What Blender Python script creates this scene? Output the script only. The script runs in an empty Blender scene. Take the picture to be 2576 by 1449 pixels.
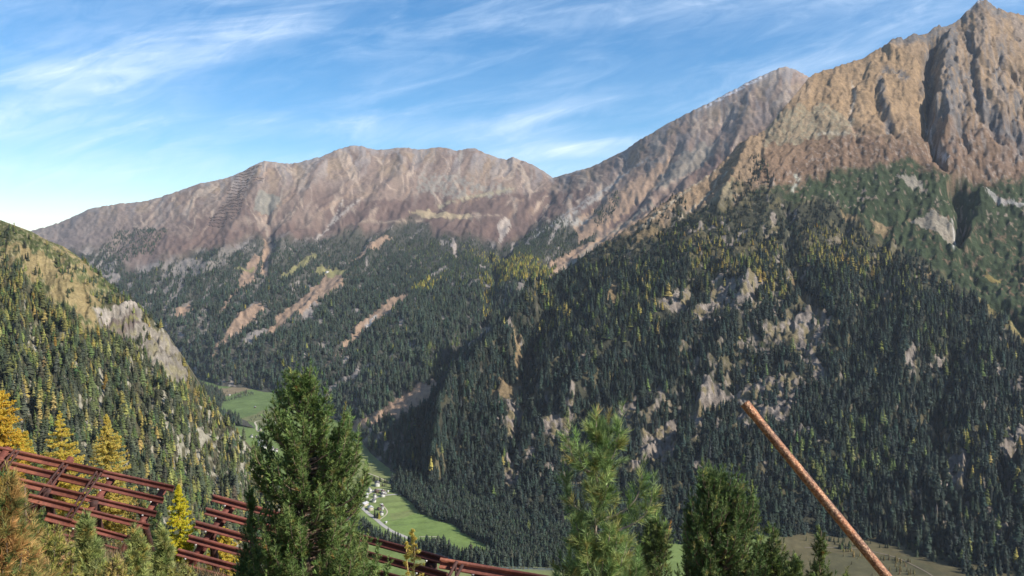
import bpy, math, random
import numpy as np
from mathutils import Vector, Matrix

SC = bpy.context.scene
COL = SC.collection
R = math.radians
rng = np.random.default_rng(7)
random.seed(7)

# ------------------------------------------------------------------ camera
# all layout is measured on a 2576 x 1449 copy of the photograph and turned into
# real positions with a distance in metres (y = forward, z = up, camera at 0,0,0)
FPX, CX, CY, HORIZON = 2002.0, 1288.0, 724.5, 600.0
TILT = math.atan((CY - HORIZON) / FPX)
cam_data = bpy.data.cameras.new("camera")
cam_data.sensor_width = 36.0
cam_data.lens = 36.0 * FPX / 2576.0
cam_data.clip_start = 0.1
cam_data.clip_end = 60000.0
cam = bpy.data.objects.new("camera", cam_data)
COL.objects.link(cam)
cam.location = (0, 0, 0)
cam.rotation_euler = (R(90) - TILT, 0, 0)
SC.camera = cam

# ------------------------------------------------------------------ light
SUN_DIR = Vector((0.75, -0.32, 0.60)).normalized()       # towards the sun
SUN_EL = math.asin(SUN_DIR.z)
SUN_AZ = math.atan2(SUN_DIR.x, SUN_DIR.y)                # clockwise from +y
sun_data = bpy.data.lights.new("sun", 'SUN')
sun_data.energy = 5.0
sun_data.angle = R(0.53)
sun_data.color = (1.0, 0.93, 0.83)
sun = bpy.data.objects.new("sun", sun_data)
COL.objects.link(sun)
sun.rotation_euler = SUN_DIR.to_track_quat('Z', 'Y').to_euler()

world = bpy.data.worlds.new("World")
SC.world = world
world.use_nodes = True
wt = world.node_tree
wt.nodes.clear()
def N(t, kind, **kw):
    n = t.nodes.new(kind)
    for k, v in kw.items():
        if k in n.inputs: n.inputs[k].default_value = v
        else: setattr(n, k, v)
    return n
sky = N(wt, 'ShaderNodeTexSky', sky_type='NISHITA', sun_disc=False)
sky.sun_elevation = SUN_EL
sky.sun_rotation = SUN_AZ
sky.altitude = 2000.0
sky.air_density = 1.0
sky.dust_density = 0.6
sky.ozone_density = 2.0
tc = N(wt, 'ShaderNodeTexCoord')
sep = N(wt, 'ShaderNodeSeparateXYZ')
wt.links.new(tc.outputs['Generated'], sep.inputs[0])
def M(t, op, a, b=None, c=None, clamp=False):
    n = t.nodes.new('ShaderNodeMath'); n.operation = op; n.use_clamp = clamp
    for i, v in enumerate((a, b, c)):
        if v is None: continue
        if hasattr(v, 'is_output'): t.links.new(v, n.inputs[i])
        else: n.inputs[i].default_value = v
    return n.outputs[0]
def mapr(t, v, a, b, c=0.0, d=1.0, smooth=True):
    n = t.nodes.new('ShaderNodeMapRange')
    if smooth: n.interpolation_type = 'SMOOTHSTEP'
    t.links.new(v, n.inputs[0])
    for i, x in enumerate((a, b, c, d)): n.inputs[i + 1].default_value = x
    return n.outputs[0]
# azimuth-like coordinate u = x/y and elevation w = z/y of the sky direction
zc = M(wt, 'MAXIMUM', sep.outputs[2], 0.02)
yc = M(wt, 'MAXIMUM', sep.outputs[1], 0.15)
u = M(wt, 'DIVIDE', sep.outputs[0], yc)
w = M(wt, 'DIVIDE', sep.outputs[2], yc)
def cloud_layer(ang, su, sw, seed, lo, hi, detail=6.0, dist=0.6, rough=0.55):
    ca, sa = math.cos(R(ang)), math.sin(R(ang))
    a = M(wt, 'ADD', M(wt, 'MULTIPLY', u, ca * su), M(wt, 'MULTIPLY', w, sa * su))
    b = M(wt, 'ADD', M(wt, 'MULTIPLY', u, -sa * sw), M(wt, 'MULTIPLY', w, ca * sw))
    cmb = N(wt, 'ShaderNodeCombineXYZ')
    wt.links.new(a, cmb.inputs[0]); wt.links.new(b, cmb.inputs[1]); cmb.inputs[2].default_value = seed
    nz = N(wt, 'ShaderNodeTexNoise', Scale=1.0, Detail=detail, Roughness=rough, Distortion=dist)
    wt.links.new(cmb.outputs[0], nz.inputs['Vector'])
    return mapr(wt, nz.outputs[0], lo, hi)
def band(u0, w0, slope, half, ulo, uhi, curve=0.0, soft=0.12):
    """a long soft streak of cirrus: 1 on the line w = w0 + slope*(u-u0) + curve*(u-u0)^2, fading off it"""
    du = M(wt, 'SUBTRACT', u, u0)
    line = M(wt, 'ADD', M(wt, 'ADD', M(wt, 'MULTIPLY', du, slope), w0), M(wt, 'MULTIPLY', M(wt, 'MULTIPLY', du, du), curve))
    d = M(wt, 'ABSOLUTE', M(wt, 'SUBTRACT', w, line))
    a = mapr(wt, d, half, 0.0)
    b = M(wt, 'MULTIPLY', mapr(wt, u, ulo - soft, ulo + soft), mapr(wt, u, uhi + soft, uhi - soft))
    return M(wt, 'MULTIPLY', a, b)
def clamp1(v): return M(wt, 'MINIMUM', v, 1.0)
wisps = cloud_layer(12, 3.4, 17.0, 3.1, 0.44, 0.74, detail=9, dist=1.3, rough=.62)
wisps2 = cloud_layer(8, 1.4, 7.0, 8.7, 0.42, 0.75)
fine = cloud_layer(16, 12.0, 46.0, 1.3, 0.30, 0.72, detail=8, dist=1.0, rough=.65)
b1 = band(-0.42, 0.228, 0.24, 0.040, -0.60, -0.24)          # long diagonal streak upper left
b2 = band(-0.57, 0.150, 0.12, 0.085, -0.80, -0.44)         # bright patch on the left
b3 = band(0.06, 0.163, 0.24, 0.020, -0.03, 0.12, soft=0.06)             # short streak above the saddle
b4 = band(-0.2, 0.138, -0.02, 0.026, -0.40, 0.05)
b5 = band(-0.5, 0.085, 0.03, 0.034, -0.8, -0.26)
b6 = band(0.07, 0.112, 0.10, 0.018, -0.02, 0.16, soft=0.07)
b7 = band(0.45, 0.29, 0.12, 0.060, 0.20, 0.8)
def mul(a, b): return M(wt, 'MULTIPLY', a, b)
def add(a, b): return M(wt, 'ADD', a, b)
tex = add(mul(wisps, 0.55), mul(wisps2, 0.60))
bands = add(add(mul(b1, 0.50), mul(b2, 0.62)), add(mul(b3, 0.62), add(mul(b4, 0.40), add(mul(b5, 0.32), add(mul(b6, 0.45), mul(b7, 0.15))))))
cl = mul(add(0.23, bands), add(0.36, mul(tex, 1.0)))
cl = add(cl, mul(tex, 0.10))
cl = mul(cl, add(0.62, mul(fine, 0.62)))
cl = add(cl, mapr(wt, w, 0.15, 0.0, 0.0, 0.14))                # paler towards the horizon
cl = M(wt, 'MINIMUM', mul(cl, 1.0), 0.9)
mixc = N(wt, 'ShaderNodeMix', data_type='RGBA')
hs = N(wt, 'ShaderNodeHueSaturation', Saturation=1.50, Value=1.0, Hue=0.497)
wt.links.new(sky.outputs[0], hs.inputs['Color'])
wt.links.new(cl, mixc.inputs[0])
wt.links.new(hs.outputs[0], mixc.inputs[6])
mixc.inputs[7].default_value = (6.6, 7.7, 9.1, 1)
bg = N(wt, 'ShaderNodeBackground', Strength=0.105)
wt.links.new(mixc.outputs[2], bg.inputs[0])
wo = N(wt, 'ShaderNodeOutputWorld')
wt.links.new(bg.outputs[0], wo.inputs[0])

SC.view_settings.view_transform = 'Standard'
SC.view_settings.look = 'None'
SC.view_settings.exposure = 0.56
SC.view_settings.gamma = 1.0
SC.cycles.volume_bounces = 0
SC.cycles.max_bounces = 4
SC.cycles.diffuse_bounces = 2
SC.cycles.transparent_max_bounces = 4

# ------------------------------------------------------------------ helpers
def P(px, py, d):
    """point seen at pixel (px, py) of the 2576 x 1449 photograph, d metres forward (numpy friendly)"""
    px = np.asarray(px, float); py = np.asarray(py, float); d = np.asarray(d, float)
    a = (px - CX) / FPX; b = -(py - CY) / FPX
    dy = math.cos(TILT) + b * math.sin(TILT)
    dz = -math.sin(TILT) + b * math.cos(TILT)
    s = d / dy
    return np.stack([a * s, d + 0 * s, dz * s], -1)
def PV(px, py, d):
    return Vector(P(px, py, d).tolist())

def _h(ix, iy, seed):
    h = (ix.astype(np.int64) * 374761393 + iy.astype(np.int64) * 668265263 + seed * 2147483647 + 12345) & 0xffffffff
    h = ((h ^ (h >> 13)) * 1274126177) & 0xffffffff
    h = ((h ^ (h >> 16)) * 2246822519) & 0xffffffff
    return ((h ^ (h >> 15)) & 0xffffff) / float(0xffffff)
def vn(x, y, seed=0):
    x = np.asarray(x, float); y = np.asarray(y, float)
    ix = np.floor(x); iy = np.floor(y); fx = x - ix; fy = y - iy
    fx = fx * fx * fx * (fx * (fx * 6 - 15) + 10); fy = fy * fy * fy * (fy * (fy * 6 - 15) + 10)
    a = _h(ix, iy, seed); b = _h(ix + 1, iy, seed); c = _h(ix, iy + 1, seed); d = _h(ix + 1, iy + 1, seed)
    return (a + (b - a) * fx) * (1 - fy) + (c + (d - c) * fx) * fy
def fbm(x, y, o=4, seed=0, g=0.5):
    s = 0; a = 1; t = 0
    for k in range(o):
        s = s + a * vn(x + 17.3 * k, y - 9.1 * k, seed + k); t += a; a *= g; x = x * 2.03; y = y * 2.03
    return s / t
def ridged(x, y, o=4, seed=0, g=0.5):
    s = 0; a = 1; t = 0
    for k in range(o):
        s = s + a * (1 - np.abs(2 * vn(x + 7.3 * k, y + 5.1 * k, seed + k) - 1)); t += a; a *= g; x = x * 2.07; y = y * 2.07
    return s / t
def sstep(a, b, x):
    t = np.clip((x - a) / (b - a), 0, 1); return t * t * (3 - 2 * t)
def inpoly(px, py, poly):
    r = np.zeros(px.shape, bool); n = len(poly)
    x0 = min(p[0] for p in poly); x1 = max(p[0] for p in poly); y0 = min(p[1] for p in poly); y1 = max(p[1] for p in poly)
    m = (px >= x0) & (px <= x1) & (py >= y0) & (py <= y1)
    if not m.any(): return r
    X = px[m]; Y = py[m]; ins = np.zeros(X.shape, bool)
    for i in range(n):
        xa, ya = poly[i]; xb, yb = poly[(i + 1) % n]
        if ya == yb: continue
        c = ((ya > Y) != (yb > Y)) & (X < (xb - xa) * (Y - ya) / (yb - ya) + xa)
        ins ^= c
    r[m] = ins
    return r
def linedist(px, py, pts):
    """distance to a polyline and the position 0..1 along it"""
    best = np.full(px.shape, 1e9); al = np.zeros(px.shape); sgn = np.zeros(px.shape)
    L = [0]
    for i in range(len(pts) - 1): L.append(L[-1] + math.hypot(pts[i + 1][0] - pts[i][0], pts[i + 1][1] - pts[i][1]))
    for i in range(len(pts) - 1):
        ax, ay = pts[i][:2]; bx, by = pts[i + 1][:2]
        vx, vy = bx - ax, by - ay; l2 = vx * vx + vy * vy
        t = np.clip(((px - ax) * vx + (py - ay) * vy) / l2, 0, 1)
        d = np.hypot(px - ax - t * vx, py - ay - t * vy)
        m = d < best
        best = np.where(m, d, best); al = np.where(m, (L[i] + t * math.sqrt(l2)) / L[-1], al)
        sgn = np.where(m, np.sign((px - ax) * vy - (py - ay) * vx), sgn)
    return best, al, sgn

def new_mesh(name, verts, faces_flat, nper, mats=(), smooth=False, attrs=None, parent=None, link=True):
    """verts (N,3), faces_flat flat indices, nper verts per face (int or array)"""
    me = bpy.data.meshes.new(name)
    verts = np.ascontiguousarray(verts, np.float32)
    ff = np.ascontiguousarray(faces_flat, np.int32).ravel()
    me.vertices.add(len(verts)); me.vertices.foreach_set('co', verts.ravel())
    nf = len(ff) // nper if isinstance(nper, int) else len(nper)
    me.loops.add(len(ff)); me.loops.foreach_set('vertex_index', ff)
    me.polygons.add(nf)
    if isinstance(nper, int): ls = np.arange(nf, dtype=np.int32) * nper
    else: ls = np.concatenate([[0], np.cumsum(nper)[:-1]]).astype(np.int32)
    me.polygons.foreach_set('loop_start', ls)
    if smooth: me.polygons.foreach_set('use_smooth', np.ones(nf, bool))
    for k, v in (attrs or {}).items():
        v = np.asarray(v, np.float32)
        if v.ndim == 2:
            at = me.attributes.new(k, 'FLOAT_COLOR', 'POINT')
            if v.shape[1] == 3: v = np.concatenate([v, np.ones((len(v), 1), np.float32)], 1)
            at.data.foreach_set('color', np.ascontiguousarray(v, np.float32).ravel())
        else:
            at = me.attributes.new(k, 'FLOAT', 'POINT'); at.data.foreach_set('value', v)
    me.update(calc_edges=True)
    me.validate()
    for m in mats: me.materials.append(m)
    if not link: return me
    o = bpy.data.objects.new(name, me); COL.objects.link(o)
    if parent: o.parent = parent
    return o

def tag(o, label=None, cat=None, group=None, kind=None):
    if label: o['label'] = label
    if cat: o['category'] = cat
    if group: o['group'] = group
    if kind: o['kind'] = kind
    return o

# ------------------------------------------------------------------ materials
def principled(name, rough=0.9, spec=0.2):
    m = bpy.data.materials.new(name); m.use_nodes = True
    t = m.node_tree; b = t.nodes['Principled BSDF']
    b.inputs['Roughness'].default_value = rough
    b.inputs['Specular IOR Level'].default_value = spec
    return m, t, b
def link(t, a, b): t.links.new(a, b)
def noise(t, scale, detail=4, rough=0.6, coord='Object', vec=None, dist=0.0):
    n = N(t, 'ShaderNodeTexNoise', Scale=scale, Detail=detail, Roughness=rough, Distortion=dist)
    if vec is None:
        c = N(t, 'ShaderNodeTexCoord'); vec = c.outputs[coord]
    link(t, vec, n.inputs['Vector'])
    return n.outputs[0]
def mixmul(t, col, fac_socket):
    """colour * scalar"""
    v = N(t, 'ShaderNodeVectorMath', operation='SCALE'); link(t, col, v.inputs[0]); link(t, fac_socket, v.inputs['Scale']); return v.outputs[0]

def terrain_mat(name, s1=0.012, s2=0.06, s3=0.22, lo=0.68, hi=1.32, bump=8.0):
    m, t, b = principled(name, 0.95, 0.05)
    a = N(t, 'ShaderNodeAttribute', attribute_name='Col')
    n1 = mapr(t, noise(t, s1, 5), 0.3, 0.7, lo + .1, hi - .1, False)
    n2 = mapr(t, noise(t, s2, 6, 0.7), 0.3, 0.7, lo, hi, False)
    n3 = mapr(t, noise(t, s3, 4, 0.7), 0.3, 0.7, lo + .1, hi - .1, False)
    f = M(t, 'MULTIPLY', M(t, 'MULTIPLY', n1, n2), n3)
    link(t, mixmul(t, a.outputs['Color'], f), b.inputs['Base Color'])
    bp = N(t, 'ShaderNodeBump', Strength=0.7, Distance=bump)
    h = M(t, 'ADD', noise(t, s2 * .8, 6, 0.7), M(t, 'MULTIPLY', noise(t, s3, 4, 0.7), 0.3))
    link(t, h, bp.inputs['Height']); link(t, bp.outputs[0], b.inputs['Normal'])
    return m
def plain_mat(name, color, rough=0.8, var=0.25, scale=3.0, spec=0.3, metal=0.0):
    m, t, b = principled(name, rough, spec)
    rgb = N(t, 'ShaderNodeRGB'); rgb.outputs[0].default_value = (*color, 1)
    f = mapr(t, noise(t, scale, 5, 0.65), 0.3, 0.7, 1 - var, 1 + var, False)
    link(t, mixmul(t, rgb.outputs[0], f), b.inputs['Base Color'])
    b.inputs['Metallic'].default_value = metal
    return m
MT_terrain = terrain_mat('mountain_ground')
MT_far = terrain_mat('far_mountain_ground', lo=.80, hi=1.20, bump=5.0)
MT_valley = terrain_mat('valley_ground', 0.008, 0.03, 0.15, 0.78, 1.22, 1.0)
MT_near = terrain_mat('near_ground', 0.15, 0.9, 5.0, 0.7, 1.3, 0.15)

# ------------------------------------------------------------------ terrain layers
def curve(pts, x, smooth=0):
    xs = [p[0] for p in pts]; 
    return np.stack([np.interp(x, xs, [p[k] for p in pts]) for k in range(1, len(pts[0]))], 0)
def pchip_rows(A):
    """A (rows, cols) -> slopes"""
    D = np.diff(A, axis=0); m = np.zeros_like(A)
    a, b = D[:-1], D[1:]
    same = (a * b) > 0
    m[1:-1] = np.where(same, 2 * a * b / np.where(np.abs(a + b) < 1e-9, 1, a + b), 0)
    m[0] = D[0]; m[-1] = D[-1]
    return m
def smoothx(v, k):
    if k <= 1: return v
    ker = np.hanning(k + 2)[1:-1]; ker /= ker.sum()
    return np.convolve(np.pad(v, (k // 2, k - 1 - k // 2), mode='edge'), ker, mode='valid')
class Layer:
    """surface through rows of control lines (each [(px, py, distance), ...]); row 0 is the skyline"""
    def __init__(s, x0, x1, step, rows, counts, sm=25):
        s.px = np.arange(x0, x1 + step, step, dtype=float)
        n = len(s.px); PY = []; DD = []
        for i, r in enumerate(rows):
            py, d = curve(r, s.px)
            if i > 0: py = smoothx(py, sm)
            d = smoothx(d, sm)
            PY.append(py); DD.append(d)
        PY = np.array(PY); DD = np.log(np.array(DD))
        for i in range(1, len(PY)): PY[i] = np.maximum(PY[i], PY[i - 1] + 2)
        mP = pchip_rows(PY); mD = pchip_rows(DD)
        oy = []; od = []; rv = []
        for i in range(len(rows) - 1):
            c = counts[i]
            for j in range(c + (1 if i == len(rows) - 2 else 0)):
                t = j / c
                h00 = 2 * t**3 - 3 * t**2 + 1; h10 = t**3 - 2 * t**2 + t; h01 = -2 * t**3 + 3 * t**2; h11 = t**3 - t**2
                oy.append(h00 * PY[i] + h10 * mP[i] + h01 * PY[i + 1] + h11 * mP[i + 1])
                od.append(h00 * DD[i] + h10 * mD[i] + h01 * DD[i + 1] + h11 * mD[i + 1])
                rv.append(i + t)
        s.py = np.array(oy); s.d = np.exp(np.array(od)); s.rv = np.array(rv)[:, None] + 0 * s.py
        s.X = np.broadcast_to(s.px, s.py.shape).copy()
        s.V = P(s.X, s.py, s.d)
        s.crest = PY[0]
    def build(s, name, mat, col, back=((60, 150, -120), (200, 400, -420)), extra=None):
        """col (r,c,3); the far side of the crest is added behind"""
        V = s.V; C = col
        if back:
            bk = [V[0] + np.array(b) for b in reversed(back)]
            V = np.concatenate([np.array(bk), V], 0); C = np.concatenate([np.repeat(col[:1], len(back), 0), col], 0)
        r, c = V.shape[:2]
        idx = np.arange(r * c).reshape(r, c)
        q = np.stack([idx[:-1, :-1], idx[1:, :-1], idx[1:, 1:], idx[:-1, 1:]], -1).reshape(-1, 4)
        s.obj = new_mesh(name, V.reshape(-1, 3), q, 4, [mat], True, {'Col': C.reshape(-1, 3)})
        tag(s.obj, kind='structure')
        return s.obj
    def normals(s):
        gx = np.gradient(s.V, axis=1); gy = np.gradient(s.V, axis=0)
        n = np.cross(gy, gx); n /= np.linalg.norm(n, axis=-1, keepdims=True) + 1e-9
        return np.where(n[..., 2:3] < 0, -n, n)
    def scatter(s, density, rg):
        """density (r,c) trees per m2 (map view) -> positions, px, py"""
        V = s.V
        a = V[:-1, :-1]; b = V[1:, :-1]; c = V[1:, 1:]; d = V[:-1, 1:]
        ar = 0.5 * np.abs(np.cross(c[..., :2] - a[..., :2], d[..., :2] - b[..., :2]))
        dn = 0.25 * (density[:-1, :-1] + density[1:, :-1] + density[1:, 1:] + density[:-1, 1:])
        lam = (ar * dn)
        k = rg.poisson(np.clip(lam, 0, 50))
        ii = np.repeat(np.arange(k.size), k.ravel())
        I, J = np.unravel_index(ii, k.shape)
        uu = rg.random(len(ii))[:, None]; vv = rg.random(len(ii))[:, None]
        p = (a[I, J] * (1 - uu) + d[I, J] * uu) * (1 - vv) + (b[I, J] * (1 - uu) + c[I, J] * uu) * vv
        px = s.X[I, J] + uu[:, 0] * (s.px[1] - s.px[0]); py = s.py[I, J] * (1 - vv[:, 0]) + s.py[I + 1, J] * vv[:, 0]
        return p, px, py

def lerp(a, b, t):
    t = np.asarray(t)[..., None]; return a * (1 - t) + np.asarray(b) * t
ZV = -565.0
def foot(py): return 565.0 * FPX / (py - 600.0)

# ---- B: the far ridge and the long middle mountain
B_crest = [(-200, 640, 6300), (95, 577, 6300), (150, 560, 6300), (220, 528, 6300), (250, 520, 6300), (300, 512, 6300), (340, 508, 6300), (372, 505, 6300), (420, 490, 6300), (500, 462, 6300), (560, 450, 6300), (600, 437, 6350), (640, 416, 6400), (665, 404, 6450), (690, 408, 6500), (720, 412, 6550), (730, 410, 6550), (745, 411, 6550), (790, 398, 6600), (805, 396, 6600), (815, 390, 6700), (850, 376, 6750),
           (880, 367, 6800), (910, 367, 6800), (930, 374, 6800), (960, 377, 6850), (990, 373, 6900), (1020, 371, 6900), (1050, 377, 6900), (1080, 373, 6900), (1110, 370, 6900), (1130, 374, 6900), (1150, 379, 6900), (1180, 374, 6900), (1195, 373, 6900), (1215, 383, 6850), (1250, 397, 6800), (1275, 401, 6800), (1290, 394, 6750), (1305, 401, 6700),
           (1340, 414, 6600), (1370, 432, 6500), (1390, 446, 6400), (1410, 441, 6250), (1450, 430, 6150), (1480, 422, 6050), (1520, 404, 5950), (1580, 371, 5800), (1620, 345, 5700), (1700, 300, 5650), (1750, 274, 5600), (1800, 250, 5600), (1850, 224, 5600), (1880, 207, 5600), (1930, 184, 5600),
           (1955, 173, 5600), (1975, 168, 5600), (1990, 171, 5600), (2005, 176, 5600), (2020, 184, 5600), (2035, 196, 5600), (2060, 186, 5600), (2120, 190, 5600), (2400, 200, 5600)]
B_rows = [B_crest,
 [(-200, 665, 6000), (95, 600, 6000), (400, 545, 5900), (660, 480, 5950), (900, 455, 6200), (1100, 450, 6300), (1300, 470, 6200), (1390, 482, 6000), (1500, 460, 5600), (1700, 390, 5200), (1975, 290, 5000), (2400, 330, 5000)],
 [(-200, 690, 5500), (95, 640, 5400), (400, 610, 5150), (660, 580, 5150), (900, 570, 5200), (1100, 560, 5200), (1300, 580, 4750), (1500, 560, 4450), (1700, 490, 4400), (1975, 420, 4300), (2400, 420, 4300)],
 [(-200, 760, 4800), (95, 720, 4650), (400, 730, 4200), (660, 740, 3850), (900, 730, 3750), (1100, 720, 3600), (1300, 720, 3120), (1500, 720, 3100), (1975, 720, 3100), (2400, 720, 3100)],
 [(-200, 830, 4100), (95, 820, 4000), (400, 840, 3650), (660, 870, 3200), (900, 910, 2800), (1100, 920, 2500), (1300, 920, 2500), (1500, 900, 2550), (2400, 900, 2600)],
 [(-200, 930, 3450), (95, 920, 3500), (400, 930, foot(930)), (500, 965, foot(965)), (550, 985, foot(985)), (620, 990, foot(990)), (700, 1012, foot(1012)), (800, 1060, foot(1060)), (880, 1105, foot(1105)), (930, 1170, foot(1170)), (975, 1215, foot(1215)), (1000, 1230, foot(1230)), (1100, 1260, foot(1260)), (2400, 1260, foot(1260))],
 [(-200, 1000, 3100), (400, 1000, 2500), (700, 1070, 2280), (880, 1190, 1900), (1000, 1300, 1680), (2400, 1300, 1680)]]
B = Layer(-200, 2400, 3.0, B_rows, [40, 34, 50, 62, 84, 14])
x, y = B.X, B.py
wx = x + 26 * (fbm(x / 60, y / 60, 3, 5) - .5) * 2; wy = y + 20 * (fbm(x / 60, y / 60, 3, 9) - .5) * 2
up = sstep(1.95, 1.2, B.rv)                     # above the tree line
sdiag = (wx + 1.1 * wy); sstr = wx + 0.25 * wy
env = sstep(0, 0.35, B.rv)
relief = (ridged(sstr / 95, wy / 330, 4, 21) - .5) * 42 * up + (ridged(sdiag / 120, (wy - wx) / 700, 4, 33) - .5) * 60 * (1 - up)
relief += (ridged(sdiag / 34, (wy - wx) / 150, 4, 41) - .5) * 15
relief += (fbm(x / 9, y / 9, 3, 55) - .5) * 14
relief *= (0.06 + .94 * sstep(4.98, 4.55, B.rv))
B.V[..., 2] += relief * env + (fbm(x / 7, y / 300, 2, 77) - .5) * 14 * (1 - env)
B.V[..., 2] = np.where(B.rv > 5.0, B.V[..., 2] - (B.rv - 5.0) * 25, B.V[..., 2])
# the ravine that cuts down towards the gorge
def carve(L, pts, width, depth, ridge=0.0):
    if L.px[0] == -200: depth = depth * .65
    jx_ = L.X + 9 * (fbm(L.X / 14, L.py / 14, 3, 71) - .5) * 2 + 12 * (fbm(L.X / 45, L.py / 45, 2, 73) - .5) * 2
    d, al, sg = linedist(jx_, L.py, pts)
    wl = width * (0.45 + 0.55 * np.sin(np.pi * np.clip(al * .9 + .1, 0, 1))) * (.65 + .7 * vn(L.X / 18, L.py / 30, 79))
    f = np.exp(-np.abs(d / wl) ** 1.35) * sstep(0, .12, al) * sstep(1.0, .88, al)
    L.V[..., 2] -= depth * f
    return f
carve(B, [(1210, 590), (1235, 650), (1250, 700), (1240, 760), (1200, 820), (1150, 880), (1080, 960)], 30, 70)
carve(B, [(1390, 480), (1340, 560), (1290, 610), (1240, 650)], 24, 50)
carve(B, [(860, 500), (840, 550), (800, 590)], 12, 30)
carve(B, [(665, 470), (680, 540), (672, 600), (670, 690)], 14, 40)
carve(B, [(660, 405), (640, 480), (600, 560), (560, 640), (480, 720)], 22, -45)
carve(B, [(820, 395), (790, 470), (730, 560), (680, 700)], 26, -50)
carve(B, [(1020, 375), (1000, 450), (930, 540), (860, 620)], 26, -55)
carve(B, [(1600, 365), (1500, 520), (1400, 620)], 18, 45)
carve(B, [(1720, 330), (1640, 470), (1560, 560), (1480, 620)], 18, 50)
carve(B, [(1850, 260), (1760, 400), (1640, 520)], 20, 50)
Bn = B.normals()

# masks on B
hw = (fbm(x / 22, y / 22, 4, 3) - .5) * 2
fx = x + 13 * hw; fy = y + 13 * (fbm(x / 22, y / 22, 4, 8) - .5) * 2
TB = curve([(-200, 640), (95, 640), (200, 640), (260, 640), (320, 690), (400, 665), (470, 650), (520, 632), (570, 640), (620, 600), (660, 600), (700, 612), (760, 610), (820, 605), (880, 590), (960, 600), (1000, 580), (1030, 560), (1065, 555), (1085, 590), (1130, 604), (1200, 604), (1240, 610), (1260, 620), (1300, 600), (1340, 570), (1400, 560), (1470, 560), (1500, 590), (1540, 640), (1600, 640), (2400, 640)], x)[0]
below = fy - TB
fB = sstep(-10, 26, below)
B_clear = [
 ([(845, 683), (872, 700), (862, 722), (800, 765), (745, 802), (690, 848), (668, 838), (698, 790), (760, 742), (815, 690)], 'tan'),
 ([(600, 800), (655, 765), (672, 780), (612, 838), (572, 862), (535, 918), (522, 914), (565, 855)], 'tan'),
 ([(1018, 742), (1032, 756), (990, 790), (930, 826), (880, 872), (822, 940), (808, 932), (858, 872), (910, 812), (968, 762)], 'tan'),
 ([(1092, 962), (1096, 990), (1060, 1025), (1000, 1062), (930, 1088), (880, 1102), (868, 1096), (893, 1062), (950, 1045), (1015, 995)], 'tan'),
 ([(664, 600), (680, 600), (684, 640), (670, 690), (652, 692), (662, 650)], 'tan'),
 ([(800, 668), (845, 670), (880, 684), (865, 692), (820, 690), (795, 680)], 'meadow'),
 ([(595, 676), (640, 670), (640, 682), (590, 686)], 'meadow'),
 ([(1250, 558), (1290, 543), (1286, 560), (1262, 600), (1254, 604)], 'scree'),
 ([(1205, 835), (1228, 838), (1150, 905), (1110, 945), (1100, 940), (1150, 890)], 'scree'),
 ([(1130, 604), (1145, 604), (1155, 650), (1145, 650)], 'scree'),
 ([(1380, 660), (1480, 606), (1560, 560), (1640, 545), (1600, 600), (1480, 640), (1420, 690), (1380, 700), (1400, 670)], 'tan'),
 ([(1440, 560), (1560, 480), (1700, 380), (1640, 480), (1540, 560), (1460, 610)], 'tan'),
 ([(440, 790), (475, 765), (490, 780), (450, 810)], 'tan'),
 ([(640, 640), (660, 640), (640, 700), (590, 750), (560, 800), (545, 795), (590, 730)], 'tan'),
 ([(900, 640), (960, 600), (990, 600), (930, 640), (880, 660)], 'tan'),
 ([(700, 700), (790, 640), (800, 650), (720, 710)], 'meadow'),
]
clr = np.zeros_like(x); kindm = {k: np.zeros_like(x) for k in ('tan', 'scree', 'meadow')}
for poly, k in B_clear:
    m = inpoly(x + 6 * hw + 5 * (vn(x / 5, y / 5, 91) - .5), y + 6 * (vn(x / 9, y / 9, 92) - .5) * 2, poly).astype(float)
    clr = np.maximum(clr, m); kindm[k] = np.maximum(kindm[k], m)
# random little openings along the fall line
op = ridged(sdiag / 38 + .4 * hw, (wy - wx) / 110, 4, 61)
op2 = fbm(sdiag / 16, (y - x) / 60, 3, 66)
openB = sstep(0.77, 0.83, op) * sstep(0.42, 0.55, op2)
farl = sstep(900, 300, x) * sstep(1000, 700, y)
openB = np.maximum(openB, sstep(0.50, 0.56, op2) * farl * .95)
fB = fB * (1 - clr) * (1 - openB)
fB = np.where((below < 40) & (fB > 0), fB * (0.5 + .5 * sstep(.4, .6, vn(x / 7, y / 7, 13))), fB)
# patches of trees above the line
tp = inpoly(fx, fy, [(1490, 545), (1545, 485), (1560, 490), (1545, 540), (1500, 575)]) | inpoly(fx, fy, [(230, 660), (300, 580), (420, 580), (380, 640), (260, 700)])
fB = np.maximum(fB, tp * .6)
fB *= .35 + .65 * sstep(.38, .50, fbm(x / 9, y / 9, 3, 431))
fB *= (B.V[..., 2] > -557)
fB_final = fB
# colours
c_heath = np.array([0.132, 0.090, 0.076]); c_brown = np.array([0.205, 0.150, 0.120]); c_gold = np.array([0.270, 0.200, 0.130]); c_rock = np.array([0.215, 0.192, 0.182])
c_scree = np.array([0.29, 0.24, 0.20]); c_tan = np.array([0.250, 0.172, 0.118]); c_forest = np.array([0.030, 0.038, 0.026]); c_meadow = np.array([0.15, 0.19, 0.07])
c_shrub = np.array([0.036, 0.048, 0.025]); c_grey = np.array([0.22, 0.225, 0.185])
colB = np.zeros(x.shape + (3,)) + c_brown
hgt = B.rv
n_a = fbm(wx / 50, wy / 30, 4, 101); n_b = fbm(sstr / 14, wy / 60, 4, 102); n_c = fbm(x / 6, y / 6, 3, 103)
colB = lerp(colB, c_heath, sstep(0.9, 1.7, hgt) * sstep(0.35, .6, n_a) * .9)
colB = lerp(colB, c_heath, inpoly(fx, fy, [(880, 520), (1180, 500), (1500, 480), (1560, 520), (1330, 590), (1240, 610), (1080, 590), (1000, 560), (860, 570)]) * .85)
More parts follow.
